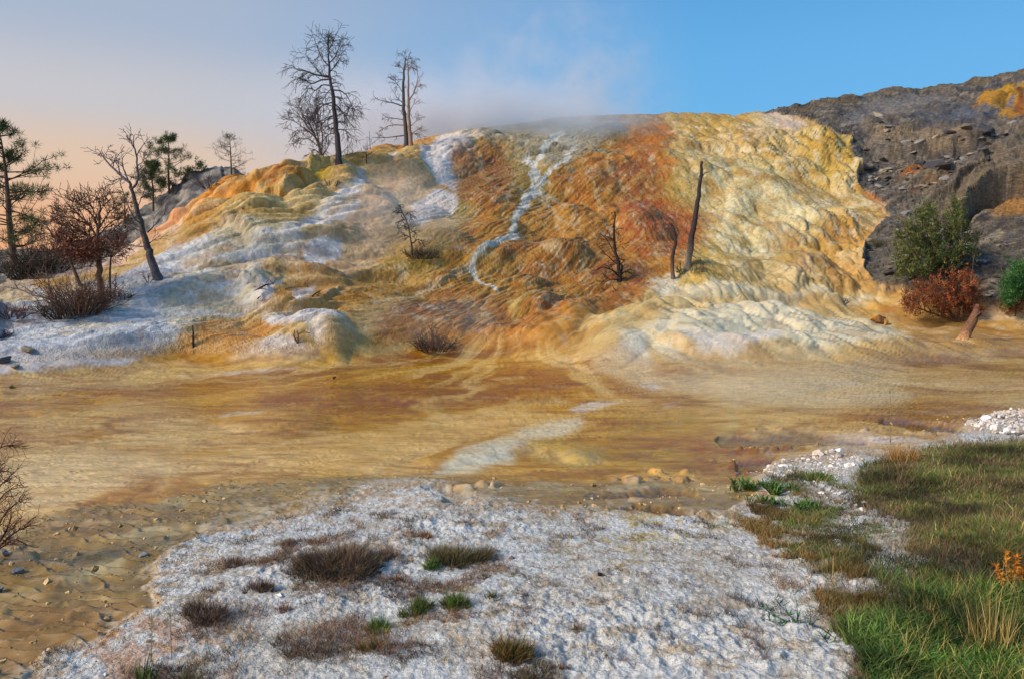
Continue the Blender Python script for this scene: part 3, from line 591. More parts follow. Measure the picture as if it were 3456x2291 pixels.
# --- crust
cm = CRUST*FM
blend(cm, (212, 209, 202))
blend(cm*sstep(.0, .5, n2), (208, 204, 194), .6)
edge = pmask([(870, 1125), (1000, 1112), (1180, 1150), (1420, 1184), (1700, 1186), (1800, 1050), (1960, 1030), (2120, 1010), (2200, 1030), (2000, 1060), (1820, 1130), (1750, 1220), (1500, 1240), (1200, 1200), (1000, 1180), (700, 1200), (500, 1270), (420, 1400), (250, 1480), (100, 1600), (0, 1560), (350, 1330), (520, 1210)], 14)*cm
blend(edge*sstep(-.1, .4, n4+.5*n2), (196, 158, 108), .55)
blend(cm*sstep(.16, .5, fbm(AA*3.2, BB*4.5, 151, 5)), (176, 150, 112), .7)
blend(cm*sstep(.0, .5, fbm(AA*.9, BB*.9, 152, 4)+.3*n4), (186, 176, 158), .6)
blend(cm*sstep(.2, .45, fbm(AA*22, BB*20, 153, 3)), (150, 128, 98), .5)
blend(cm*sstep(.25, .5, n4)*sstep(-.1, .3, n2), (150, 124, 84), .55)
for p, c, o in (([(1380, 1330), (1440, 1280), (1480, 1300), (1500, 1330), (1420, 1345)], (176, 140, 50), .8), ([(1460, 1210), (1520, 1200), (1560, 1230), (1490, 1240), (1440, 1280), (1440, 1240)], (190, 156, 70), .65),
                ([(1400, 1200), (1800, 1200), (1780, 1240), (1500, 1260), (1400, 1240)], (206, 190, 120), .4), ([(240, 1470), (380, 1440), (560, 1500), (520, 1568), (300, 1600), (220, 1540)], (186, 128, 76), .6), ([(190, 1470), (280, 1440), (330, 1460), (260, 1490)], (176, 110, 54), .6),
                ([(960, 1440), (1180, 1400), (1250, 1568), (1000, 1600)], (176, 150, 110), .4), ([(480, 1330), (650, 1320), (640, 1480), (480, 1470)], (176, 156, 132), .4)):
    blend(pmask(p, 10)*cm*sstep(-.35, .25, n4+n2), c, o)
# ground under the sward
SWARD = pmask([(1990, 1450), (1880, 1380), (1800, 1250), (1850, 1170), (1760, 1120), (1830, 1100), (1950, 1130), (2060, 1060), (2160, 1045), (2365, 1030), (3300, 1030), (3300, 2600), (2130, 1600), (2010, 1520)], 18)*FM
SW2 = pmask([(1990, 1600), (1960, 1460), (2040, 1400), (2120, 1330), (2060, 1200), (1960, 1160), (2000, 1100), (2150, 1060), (2365, 1040), (3300, 1040), (3300, 2600), (2100, 1700)], 14)*FM
blend(SWARD*sstep(-.3, .3, n2+n4), (150, 128, 92), .5); blend(SW2, (96, 82, 50), .85)
blend(pmask([(1990, 1440), (2050, 1460), (2010, 1500), (1980, 1568), (2100, 1600), (2130, 1568), (2040, 1500)], 14)*FM, (190, 150, 124), .7)
# crust thins out into the wet tan ground: stained fringe
CW = pmask([(872, 1118), (1000, 1112), (1060, 1140), (1180, 1152), (1290, 1172), (1420, 1184), (1560, 1200), (1690, 1186), (1730, 1130), (1790, 1060), (1900, 1045), (1960, 1035), (2050, 1045), (2120, 1028), (2190, 1010), (2250, 980), (2300, 962), (2600, 930), (3200, 900), (3200, 3000), (-200, 3000), (30, 1640), (120, 1520), (250, 1460), (360, 1400), (350, 1330), (400, 1280), (520, 1220), (640, 1190), (760, 1160)], 60)
fr = cm*(1-sstep(.5, .95, CW)); leftw = sstep(1500, 300, PXa)
blend(fr*sstep(-.5, .25, n4*.6+n2+.5*(1-2*sstep(.5, .95, CW))), (182, 152, 104), .75); blend(fr*sstep(.05, .3, n4+n2*.5), (166, 106, 60), .5*1)
out_ = fm*sstep(.0, .5, CW)*sstep(-.1, .3, n4+n2); blend(out_, (208, 196, 170), .7)
_l = COL.mean(-1, keepdims=True); yz = pmask([(1500, 250), (2020, 320), (2080, 500), (2030, 720), (2420, 760), (2420, 960), (1500, 950), (1300, 830), (1560, 660), (1640, 560), (1560, 440)], 50)
_s = np.where((CRUST*FM)[..., None] > .5, 1.0, 1.2+.12*FM[..., None]-.2*np.maximum(yz, 1.5*CHAN)[..., None]); _d = np.where((CRUST*FM)[..., None] > .5, 1.0, .80)
COL = (_l+(COL-_l)*_s)*_d
WET = np.clip(fm*(.75+.5*n3)+POOL, 0, 1)*1.0
WET = np.maximum(WET, org*.35)
COL = np.clip(COL, .003, .9)
print('colour', round(time.time()-T0, 1))

# ------------------------------------------------------------------ materials
def mat_new(name):
    m = bpy.data.materials.new(name); m.use_nodes = True; nt = m.node_tree; b = nt.nodes['Principled BSDF']; return m, nt, b
def node(nt, t, ins=None, **k):
    n = nt.nodes.new(t)
    for a, v in k.items(): setattr(n, a, v)
    for a, v in (ins or {}).items():
        if isinstance(v, bpy.types.NodeSocket): nt.links.new(v, n.inputs[a])
        else: n.inputs[a].default_value = v
    return n
def mineral(name, grain=(60, 220), bump=(.004, .0015), var=.35, stretch=(1, 1, 1), rough=(.75, .30)):
    m, nt, b = mat_new(name)
    at = node(nt, 'ShaderNodeAttribute', attribute_name='Col'); wt = node(nt, 'ShaderNodeAttribute', attribute_name='wet')
    tcn = node(nt, 'ShaderNodeTexCoord'); mp = node(nt, 'ShaderNodeMapping', {'Vector': tcn.outputs['Object']}); mp.inputs['Scale'].default_value = stretch
    a = node(nt, 'ShaderNodeTexNoise', {'Vector': mp.outputs[0], 'Scale': grain[0], 'Detail': 6.0, 'Roughness': .62})
    c = node(nt, 'ShaderNodeTexNoise', {'Vector': mp.outputs[0], 'Scale': grain[1], 'Detail': 3.0})
    mr = node(nt, 'ShaderNodeMapRange', {'Value': a.outputs[0], 'From Min': .3, 'From Max': .7, 'To Min': 1-var, 'To Max': 1+var*.7})
    hs = node(nt, 'ShaderNodeVectorMath', operation='SCALE'); nt.links.new(at.outputs['Color'], hs.inputs[0]); nt.links.new(mr.outputs[0], hs.inputs['Scale'])
    nt.links.new(hs.outputs[0], b.inputs['Base Color'])
    rg = node(nt, 'ShaderNodeMapRange', {'Value': wt.outputs['Fac'], 'To Min': rough[0], 'To Max': rough[1]})
    nt.links.new(rg.outputs[0], b.inputs['Roughness']); b.inputs['Specular IOR Level'].default_value = .5
    b1 = node(nt, 'ShaderNodeBump', {'Height': a.outputs[0], 'Strength': 1.0, 'Distance': bump[0]})
    b2 = node(nt, 'ShaderNodeBump', {'Height': c.outputs[0], 'Strength': 1.0, 'Distance': bump[1], 'Normal': b1.outputs[0]})
    nt.links.new(b2.outputs[0], b.inputs['Normal'])
    return m
M_hill = mineral('travertine', (8, 34), (.05, .018), .34); M_apron = mineral('smooth_travertine', (10, 40), (.015, .008), .18)
M_rock = mineral('weathered_rock', (6, 26), (.20, .05), .55, (1, 1, 2.2), (.85, .8))
M_flat = mineral('mineral_sheet', (9, 40), (.006, .003), .30, (.6, 1.2, 1), (.55, .13))
M_crust = mineral('white_crust', (46, 140), (.020, .006), .34, (1, 1, 1), (.85, .7))

# ------------------------------------------------------------------ terrain meshes: one sheet cut along its natural borders
NRM = normals(VX, VY, VZ)
def fc(A): return (A[:-1, :-1]+A[1:, :-1]+A[:-1, 1:]+A[1:, 1:])/4
reg = np.where(fc(DARK) > .5, 3, np.where(fc(TT) >= 5.06, np.where(fc(apr) > .5, 4, 2), np.where(fc(CRUST) > .5, 0, 1)))
idx = np.arange(NT*NC).reshape(NT, NC)
quads = np.stack([idx[:-1, :-1], idx[:-1, 1:], idx[1:, 1:], idx[1:, :-1]], -1)
PV = np.stack([VX, VY, VZ], -1).reshape(-1, 3); CV = COL.reshape(-1, 3); NV = NRM.reshape(-1, 3); WV = WET.reshape(-1)
def sheet(name, q, mat, kind='structure'):
    u, inv = np.unique(q.reshape(-1), return_inverse=True)
    me = bpy.data.meshes.new(name); nf = len(q)
    me.vertices.add(len(u)); me.vertices.foreach_set('co', PV[u].astype(np.float32).ravel())
    me.loops.add(nf*4); me.loops.foreach_set('vertex_index', inv.astype(np.int32).ravel())
    me.polygons.add(nf); me.polygons.foreach_set('loop_start', np.arange(0, nf*4, 4, dtype=np.int32))
    me.polygons.foreach_set('use_smooth', np.ones(nf, bool))
    me.update(calc_edges=True)
    ca = me.color_attributes.new('Col', 'FLOAT_COLOR', 'POINT'); ca.data.foreach_set('color', np.hstack([CV[u], np.ones((len(u), 1))]).astype(np.float32).ravel())
    wa = me.attributes.new('wet', 'FLOAT', 'POINT'); wa.data.foreach_set('value', WV[u].astype(np.float32))
    me.normals_split_custom_set_from_vertices([tuple(v) for v in NV[u].tolist()])
    me.materials.append(mat)
    o = bpy.data.objects.new(name, me); col.objects.link(o); o['kind'] = kind
    return o
if NV[NR*NC//2, 2] < 0: NV = -NV
ground = sheet('ground', quads[reg == 0], M_crust); flat_o = sheet('spring_flat', quads[reg == 1], M_flat)
hill = sheet('terraced_hill', quads[reg == 2], M_hill); apron = sheet('cream_apron', quads[reg == 4], M_apron); slope = sheet('rocky_slope', quads[reg == 3], M_rock)
print('sheets', round(time.time()-T0, 1), NT*NC)
# ------------------------------------------------------------------ helpers for things
rng = np.random.default_rng(7); random.seed(7)
f0 = PV.reshape(NT, NC, 3)
def project(P):
    x, y, z = P[..., 0], P[..., 1], P[..., 2]-CAMZ
    fw = y*cp-z*sp; up = y*sp+z*cp
    return CX+F*x/fw, CY-F*up/fw
SX, SY = project(f0[:NR]); _c = (cols > -300) & (cols < 3800); _ci = np.where(_c)[0]
SXs, SYs = SX[::2][:, _ci[::2]], SY[::2][:, _ci[::2]]; Ps = f0[:NR][::2][:, _ci[::2]]
def at(px, py):
    """the point of the ground seen at a place in the photo"""
    d = (SXs-px)**2+(SYs-py)**2; k = np.argmin(d); return Vector(Ps.reshape(-1, 3)[k].tolist())
def pw(px, py, Y):
    x, y, z = pos(px, py, Y); return Vector((x, y, z))
def mat_vc(name, rough=.85, var=.25, scale=40, bump=.003, sss=False, spec=.2):
    m, nt, b = mat_new(name); a = node(nt, 'ShaderNodeAttribute', attribute_name='Col'); t = node(nt, 'ShaderNodeTexCoord')
    n = node(nt, 'ShaderNodeTexNoise', {'Vector': t.outputs['Object'], 'Scale': scale, 'Detail': 4.0})
    mr = node(nt, 'ShaderNodeMapRange', {'Value': n.outputs[0], 'From Min': .3, 'From Max': .7, 'To Min': 1-var, 'To Max': 1+var})
    v = node(nt, 'ShaderNodeVectorMath', operation='SCALE'); nt.links.new(a.outputs['Color'], v.inputs[0]); nt.links.new(mr.outputs[0], v.inputs['Scale'])
    nt.links.new(v.outputs[0], b.inputs['Base Color']); b.inputs['Roughness'].default_value = rough; b.inputs['Specular IOR Level'].default_value = spec
    if bump:
        bb = node(nt, 'ShaderNodeBump', {'Height': n.outputs[0], 'Distance': bump}); nt.links.new(bb.outputs[0], b.inputs['Normal'])
    if sss:
        b.inputs['Transmission Weight'].default_value = 0
    return m
M_wood = mat_vc('dead_wood', .9, .4, 25, .01); M_twig = mat_vc('twig_bark', .9, .2, 30, 0); M_leaf = mat_vc('leaf', .6, .15, 30, 0, spec=.3); M_stone = mat_vc('stone', .85, .3, 30, .01)
def mesh_np(name, V, Fq, C, mat, parent=None, smooth=True, tris=False):
    me = bpy.data.meshes.new(name); V = np.asarray(V, np.float32); Fq = np.asarray(Fq, np.int32); k = Fq.shape[1]
    me.vertices.add(len(V)); me.vertices.foreach_set('co', V.ravel())
    me.loops.add(Fq.size); me.loops.foreach_set('vertex_index', Fq.ravel())
    me.polygons.add(len(Fq)); me.polygons.foreach_set('loop_start', np.arange(0, Fq.size, k, dtype=np.int32)); me.polygons.foreach_set('use_smooth', np.full(len(Fq), smooth))
    me.update(calc_edges=True)
    C = np.asarray(C, np.float32)
    if C.ndim == 1: C = np.tile(C, (len(V), 1))
    ca = me.color_attributes.new('Col', 'FLOAT_COLOR', 'POINT'); ca.data.foreach_set('color', np.hstack([C, np.ones((len(V), 1), np.float32)]).ravel())
    me.materials.append(mat)
    o = bpy.data.objects.new(name, me); col.objects.link(o)
    if parent is not None:
        o.parent = parent
        if name in ('twigs', 'branches', 'foliage', 'needles', 'blades', 'leaves', 'stems', 'branch', 'stem'): o['kind'] = 'stuff' if name not in ('branch', 'stem') else 'thing'
    return o
def thing(name, label, cat, loc, group=None):
    o = bpy.data.objects.new(name, None); col.objects.link(o); o.location = loc; o.empty_display_size = .2
    o['label'] = label; o['category'] = cat
    if group: o['group'] = group
    return o
def tag(o, label, cat, group=None):
    o['label'] = label; o['category'] = cat
    if group: o['group'] = group
    return o
class Tubes:
    """collects tapering tubes; coordinates are world, written relative to an origin"""
    def __init__(s): s.V = []; s.Q = []; s.C = []; s.n = 0
    def add(s, pts, rad, c, sides=5, c2=None):
        pts = np.array([tuple(p) for p in pts], float); rad = np.asarray(rad, float)
        t = np.gradient(pts, axis=0); t /= np.linalg.norm(t, axis=1, keepdims=True)+1e-9
        ref = np.array([0, 0, 1.0]) if abs(t[0, 2]) < .8 else np.array([1.0, 0, 0])
        u = np.cross(t, ref); u /= np.linalg.norm(u, axis=1, keepdims=True)+1e-9; v = np.cross(t, u)
        a = np.arange(sides)*2*np.pi/sides
        ring = pts[:, None]+rad[:, None, None]*(np.cos(a)[None, :, None]*u[:, None]+np.sin(a)[None, :, None]*v[:, None])
        k = len(pts); base = s.n; i = np.arange(k-1)[:, None]*sides; j = np.arange(sides)[None]; jn = (j+1) % sides
        q = np.stack([i+j, i+jn, i+sides+jn, i+sides+j], -1).reshape(-1, 4)+base
        s.V.append(ring.reshape(-1, 3)); s.Q.append(q); c = np.array(c, float)
        if c2 is None: cc = np.tile(c, (k*sides, 1))
        else: f = np.linspace(0, 1, k)[:, None, None]; f = np.clip(f*3.5, 0, 1); cc = (c*(1-f)+np.array(c2)*f+np.zeros((k, sides, 3))).reshape(-1, 3)
        s.C.append(cc*(1+rng.uniform(-.15, .15))); s.n += k*sides
    def build(s, name, mat, parent=None, origin=(0, 0, 0)):
        if not s.V: return None
        return mesh_np(name, np.vstack(s.V)-np.array(origin), np.vstack(s.Q), np.vstack(s.C), mat, parent)
def smooth_path(pts, n):
    p = np.array([tuple(q) for q in pts], float); k = len(p)
    if k < 3: return np.array([p[0]+(p[-1]-p[0])*t for t in np.linspace(0, 1, n)])
    t = np.linspace(0, k-1, n); i = np.minimum(t.astype(int), k-2); f = (t-i)[:, None]
    g = lambda j: p[np.clip(j, 0, k-1)]
    a, b, c, d = g(i-1), g(i), g(i+1), g(i+2)
    return .5*((2*b)+(-a+c)*f+(2*a-5*b+4*c-d)*f**2+(-a+3*b-3*c+d)*f**3)
def grow(T, p, d, ln, r, lvl, c, kids=4, droop=0, wob=.3, ang=(.5, 1.1), tips=None, minr=.003, sides=4):
    n = 5; pts = [np.array(p, float)]; d = np.array(d, float); d /= np.linalg.norm(d)+1e-9
    for i in range(n):
        d = d+rng.normal(0, wob/n*1.6, 3)+np.array([0, 0, droop/n]); d /= np.linalg.norm(d); pts.append(pts[-1]+d*ln/n)
    T.add(pts, np.linspace(r, max(r*.35, minr), n+1), c, sides if lvl > 0 else 3)
    if tips is not None: tips.append((pts[-1], d, ln)); 
    if lvl <= 0: return
    for k in range(kids):
        f = .25+.75*(k+rng.uniform(0, .8))/kids; i = min(int(f*n), n-1); q = pts[i]+(pts[i+1]-pts[i])*(f*n-i)
        ax = rng.normal(0, 1, 3); ax -= ax.dot(d)*d; ax /= np.linalg.norm(ax)+1e-9; a = rng.uniform(*ang)
        nd = pts[i+1]-pts[i]; nd = nd/np.linalg.norm(nd)*math.cos(a)+ax*math.sin(a)
        grow(T, q, nd, ln*rng.uniform(.35, .65), max(r*.5, minr), lvl-1, c, kids, droop, wob, ang, tips, minr, 3)
DK = L((78, 70, 68)); DKG = L((104, 98, 98)); BRN = L((104, 74, 56)); PALE = L((176, 164, 146)); BLK = L((52, 44, 42)); RUST = L((140, 66, 34)); GRN = L((70, 98, 44)); OLIVE = L((96, 108, 56))
def limb(root, org, Y0, line, r0, r1, c, tw=0, twl=.5, droop=-.3, lvl=1, kids=4, depth=.0, ang=(.5, 1.1), minr=.0045, c2=None, name='branch', tips=None, sides=5):
    """a limb drawn after the photo, as wide in depth as it is across, with twigs of its own"""
    pts = []; k = len(line); dz = 0
    for i, (x, y) in enumerate(line): pts.append(pw(x, y, Y0+depth*i/max(k-1, 1)))
    p = smooth_path(pts, max(4, 3*k)); T = Tubes(); rr = np.linspace(r0, r1, len(p)); p[1:-1] += rng.normal(0, r0*.25, (len(p)-2, 3)); 
    T.add(p, rr, c, sides, c2)
    for q in range(tw):
        f = rng.uniform(.2, 1)*(len(p)-1); i = min(int(f), len(p)-2); b = p[i]+(p[i+1]-p[i])*(f-i); t = p[i+1]-p[i]; t /= np.linalg.norm(t)
        ax = rng.normal(0, 1, 3); ax -= ax.dot(t)*t; ax /= np.linalg.norm(ax); a = rng.uniform(*ang); dd = t*math.cos(a)+ax*math.sin(a)
        grow(T, b, dd, twl*rng.uniform(.5, 1.1), max(rr[i]*.45, minr), lvl, c, kids, droop, .45, ang, tips, minr)
    return T.build(name, M_twig if r0 < .03 else M_wood, root, org)
def photo_tree(name, label, cat, base, trunk, r0, r1, limbs, c=DK, tw=6, twl=.5, droop=-.3, lvl=1, kids=4, group=None, c2=None, sides=9, minr=.0058, ttw=0, ang=(.5, 1.1)):
    g = at(*base); org = tuple(g); Y0 = g.y; root = thing(name, label, cat, org, group)
    tl = [base]+list(trunk); pts = [pw(x, y, Y0) for x, y in tl]; pts[0] = Vector((pts[0].x, g.y, g.z-.12))
    p = smooth_path(pts, 4*len(tl)); T = Tubes(); rr = r0+(r1-r0)*np.linspace(0, 1, len(p))**.9; rr[0] *= 1.45; rr[1] *= 1.2
    p[1:-1] += rng.normal(0, r0*.12, (len(p)-2, 3)); T.add(p, rr, c, sides, c2); T.build('trunk', M_wood, root, org)
    if ttw:
        T = Tubes()
        for q in range(ttw):
            f = rng.uniform(.25, 1)*(len(p)-1); i = min(int(f), len(p)-2); b = p[i]+(p[i+1]-p[i])*(f-i); a = rng.uniform(0, 6.28)
            grow(T, b, (math.cos(a), math.sin(a)*.8, rng.uniform(-.2, .6)), twl*rng.uniform(.4, 1)*(1.2-.6*i/len(p)), max(rr[i]*.25, minr), lvl, c if c2 is None else c2, kids, droop, .5, ang, None, minr)
        T.build('twigs', M_twig, root, org)
    for ln in limbs:
        rb = ln[1] if len(ln) > 1 else r0*.4
        limb(root, org, Y0, ln[0], rb, max(rb*.3, minr), c, tw, twl, droop, lvl, kids, rng.uniform(-.5, .5), minr=minr, ang=ang)
    return root
# leaf tufts for crowns: small blades in bunches round given points
def tufts(centres, per, size, spread, cs, name, mat, parent, org, width=.16, up=.4, kind=None):
    C0 = np.repeat(np.array(centres), per, 0); n = len(C0); off = rng.normal(0, 1, (n, 3)); off /= np.linalg.norm(off, axis=1, keepdims=True)
    P0 = C0+off*spread*rng.uniform(0, 1, (n, 1))**.6; d = off+rng.normal(0, .4, (n, 3)); d[:, 2] += up; d /= np.linalg.norm(d, axis=1, keepdims=True)
    s = size*rng.uniform(.6, 1.3, (n, 1)); ax = np.cross(d, rng.normal(0, 1, (n, 3))); ax /= np.linalg.norm(ax, axis=1, keepdims=True)+1e-9
    V = np.stack([P0-ax*s*width, P0+ax*s*width, P0+d*s], 1).reshape(-1, 3)-np.array(org)
    k = rng.integers(0, len(cs), len(centres)); C = np.array(cs)[np.repeat(k, per)]*rng.uniform(.65, 1.35, (n, 1))
    o = mesh_np(name, V, np.arange(3*n).reshape(-1, 3), np.repeat(C, 3, 0), mat, parent, False)
    return o
# ------------------------------------------------------------------ grass blades
def blades(B, h, w, lean, cs, name, mat, parent=None, org=(0, 0, 0), c2=None, seg=3, curve=.5, az=None):
    """B: blade roots (n,3); h, w: heights and widths; every blade bends over by lean"""
    n = len(B); a = rng.uniform(0, 2*np.pi, n) if az is None else az; dx = np.stack([np.cos(a), np.sin(a), 0*a], 1); fa = rng.uniform(0, 2*np.pi, n)
    wd = np.stack([np.cos(fa), np.sin(fa), 0*fa], 1)
    V = []; C = []; h = np.broadcast_to(h, (n,))[:, None]; w = np.broadcast_to(w, (n,))[:, None]; lean = np.broadcast_to(lean, (n,))[:, None]
    cs = np.asarray(cs, float); cs = cs if cs.ndim == 2 and len(cs) == n else np.tile(cs, (n, 1))
    for i in range(seg+1):
        t = i/seg; c = B+dx*h*lean*t**(1+curve)+np.array([0, 0, 1.0])*h*(t*(1-.25*lean*t)); ww = w*(1-t)**.7
        if i == seg: V.append(c[:, None])
        else: V.append(np.stack([c-wd*ww, c+wd*ww], 1))
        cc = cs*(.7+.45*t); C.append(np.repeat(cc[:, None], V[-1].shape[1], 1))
    V = np.concatenate(V, 1); C = np.concatenate(C, 1); m = V.shape[1]; tri = []
    for i in range(seg-1): tri += [(2*i, 2*i+1, 2*i+3), (2*i, 2*i+3, 2*i+2)]
    tri.append((2*seg-2, 2*seg-1, 2*seg))
    Tn = (np.array(tri)[None]+np.arange(n)[:, None, None]*m).reshape(-1, 3)
    return mesh_np(name, V.reshape(-1, 3)-np.array(org), Tn, C.reshape(-1, 3), mat, parent, True)
def scatter(M, n, dens=None, seed=1):
    """random points of the ground under mask M, evenly by area"""
    r = np.random.default_rng(seed); sel = M[:NR-1, :-1]
    e1 = f0[1:NR, :-1]-f0[:NR-1, :-1]; e2 = f0[:NR-1, 1:]-f0[:NR-1, :-1]; ar = np.abs(e1[..., 0]*e2[..., 1]-e1[..., 1]*e2[..., 0])
    p = (sel*ar*(1 if dens is None else dens[:NR-1, :-1])).ravel().astype(float); p /= p.sum()
    k = np.searchsorted(np.cumsum(p), r.uniform(0, 1, n)); k = np.minimum(k, len(p)-1); i, j = k//(NC-1), k % (NC-1); u, v = r.uniform(0, 1, (2, n, 1))
    return f0[i, j]*(1-u)*(1-v)+f0[i+1, j]*u*(1-v)+f0[i, j+1]*(1-u)*v+f0[i+1, j+1]*u*v, i, j
INV = sstep(-200, -60, PXa)*(1-sstep(3700, 3900, PXa))*(TT > 1.75)
# ------------------------------------------------------------------ steam over the spring
def steam(label, c, rad, dens, seed, scale=1.3, noise=(.42, .75), rot=0):
    n, m = 20, 12; V = [(0, 0, -1)]+[(math.sin(math.pi*i/m)*math.cos(2*math.pi*j/n), math.sin(math.pi*i/m)*math.sin(2*math.pi*j/n), -math.cos(math.pi*i/m)) for i in range(1, m) for j in range(n)]+[(0, 0, 1)]
    Fc = [(0, 1+(j+1) % n, 1+j) for j in range(n)]+[(1+i*n+j, 1+i*n+(j+1) % n, 1+(i+1)*n+(j+1) % n, 1+(i+1)*n+j) for i in range(m-2) for j in range(n)]+[(1+(m-2)*n+j, 1+(m-2)*n+(j+1) % n, 1+(m-1)*n) for j in range(n)]
    me = bpy.data.meshes.new('steam'); me.from_pydata(V, [], Fc); o = bpy.data.objects.new('steam', me); col.objects.link(o); o.location = c; o.scale = rad; o.rotation_euler = (0, rot, 0)
    o['kind'] = 'stuff'; o['label'] = label
    mt = bpy.data.materials.new('steam'); mt.use_nodes = True; nt = mt.node_tree; nt.nodes.clear()
    om = node(nt, 'ShaderNodeOutputMaterial'); pv = node(nt, 'ShaderNodeVolumePrincipled'); pv.inputs['Color'].default_value = (.90, .93, .98, 1); pv.inputs['Anisotropy'].default_value = .2
    nt.links.new(pv.outputs[0], om.inputs['Volume'])
    t = node(nt, 'ShaderNodeTexCoord'); ln = node(nt, 'ShaderNodeVectorMath', operation='LENGTH'); nt.links.new(t.outputs['Object'], ln.inputs[0])
    fall = node(nt, 'ShaderNodeMapRange', {'Value': ln.outputs['Value'], 'From Min': .25, 'From Max': .98, 'To Min': 1.0, 'To Max': 0.0}, interpolation_type='SMOOTHSTEP')
    mp = node(nt, 'ShaderNodeMapping', {'Vector': t.outputs['Object']}); mp.inputs['Location'].default_value = (seed*3.1, seed, 0); mp.inputs['Scale'].default_value = (rad[0]/3, rad[1]/3, rad[2]/3)
    nz = node(nt, 'ShaderNodeTexNoise', {'Vector': mp.outputs[0], 'Scale': scale, 'Detail': 4.0, 'Roughness': .6, 'Distortion': .6})
    nm = node(nt, 'ShaderNodeMapRange', {'Value': nz.outputs[0], 'From Min': noise[0], 'From Max': noise[1]}, interpolation_type='SMOOTHSTEP')
    m1 = node(nt, 'ShaderNodeMath', {0: fall.outputs[0], 1: nm.outputs[0]}, operation='MULTIPLY'); m2 = node(nt, 'ShaderNodeMath', {0: m1.outputs[0], 1: dens}, operation='MULTIPLY')
    nt.links.new(m2.outputs[0], pv.inputs['Density']); me.materials.append(mt)
    return o
def at3(px, py, Y): return tuple(pw(px, py, Y))
steam('white steam rising off the crest above the orange slope', at3(1780, 330, 37), (8.5, 4.0, 3.0), .42, 1, 1.5, (.40, .72))
steam('thin steam drifting up against the blue sky', at3(1900, 190, 38), (6.5, 4, 4.2), .2, 2, 1.6, (.46, .74))
steam('pale steam lying over the crest beside the two bare trunks', at3(1560, 400, 35.5), (9.0, 3.5, 2.2), .8, 3, 1.2, (.30, .70))
steam('steam veil behind the tall dead tree', at3(1200, 440, 38), (8.5, 4, 4.4), .26, 4, .9, (.25, .7))
steam('thin steam veil hanging over the pink slope', at3(1330, 740, 22.5), (3.2, 1.7, 1.9), .22, 5, 1.3, (.32, .72))
steam('steam wisp low over the rust coloured foot of the hill', at3(1430, 1080, 17.3), (2.4, 1.0, .8), .30, 6, 1.6, (.3, .72))

steam('low steam sheet spilling over the rounded crest', at3(1720, 425, 34.5), (8.5, 2.6, 1.5), .85, 9, 1.4, (.28, .7))
steam('faint steam reaching up the blue sky above the orange slope', at3(1980, 250, 39), (5.5, 3, 3.6), .22, 11, 1.9, (.46, .72))
# ------------------------------------------------------------------ dark ridge beyond the left shoulder
rp = [(-900, 905), (-300, 870), (0, 848), (60, 843), (140, 852), (210, 840), (300, 812), (380, 772), (430, 732), (500, 692), (560, 652), (620, 607), (650, 584), (700, 570), (745, 567), (790, 574), (900, 640)]
ux = np.arange(-900, 905, 5.0); ry = np.interp(ux, [p[0] for p in rp], [p[1] for p in rp]); ry -= 6; ry += 7*fbm(ux*.02, 0*ux, 201, 4)+4*perlin(ux*.1, 0*ux, 202)
RV = []; RCc = []; rows_ = 46; Yr = np.interp(ux, [-900, 0, 400, 700, 900], [27, 29.5, 29, 29, 29])
for k in range(rows_+8):
    if k < rows_: py_ = ry+(1-k/(rows_-1))*190; Yk = Yr-2.6*(1-k/(rows_-1))**.8; x, y, z = pos(ux, py_, Yk)
    else: d = (k-rows_+1)**1.6; x, y, z = pos(ux, ry, Yr); x = x*(1+d/Yr); y = y+d; z = z-.15*d
    n_ = .22*fbm(x*.9, z*2.2+k*.05, 203, 5)+.12*(terrace(z*1.6+x*.2+.4*perlin(x, z, 205))-z*1.6-x*.2); y = y-n_; z = z+.3*n_*(k < rows_)
    RV.append(np.stack([x, y, z], -1)); t_ = sstep(-.2, .4, fbm(x*1.5, z*3, 204, 4))[:, None]; RCc.append(L((84, 82, 82))*(1-t_)+L((140, 134, 124))*t_)
RV = np.array(RV); nr, ncx = RV.shape[:2]; ii = np.arange(nr*ncx).reshape(nr, ncx); q = np.stack([ii[:-1, :-1], ii[:-1, 1:], ii[1:, 1:], ii[1:, :-1]], -1).reshape(-1, 4)
M_ridge = mat_vc('ridge_rock', .9, .45, 4, .06)
ridge = mesh_np('rocky_ridge', RV.reshape(-1, 3), q, np.array(RCc).reshape(-1, 3), M_ridge); ridge['kind'] = 'structure'
def on_ridge(px, back=.3):
    Y = float(np.interp(px, ux, Yr))-back; py = float(np.interp(px, ux, ry)); return px, py, Y

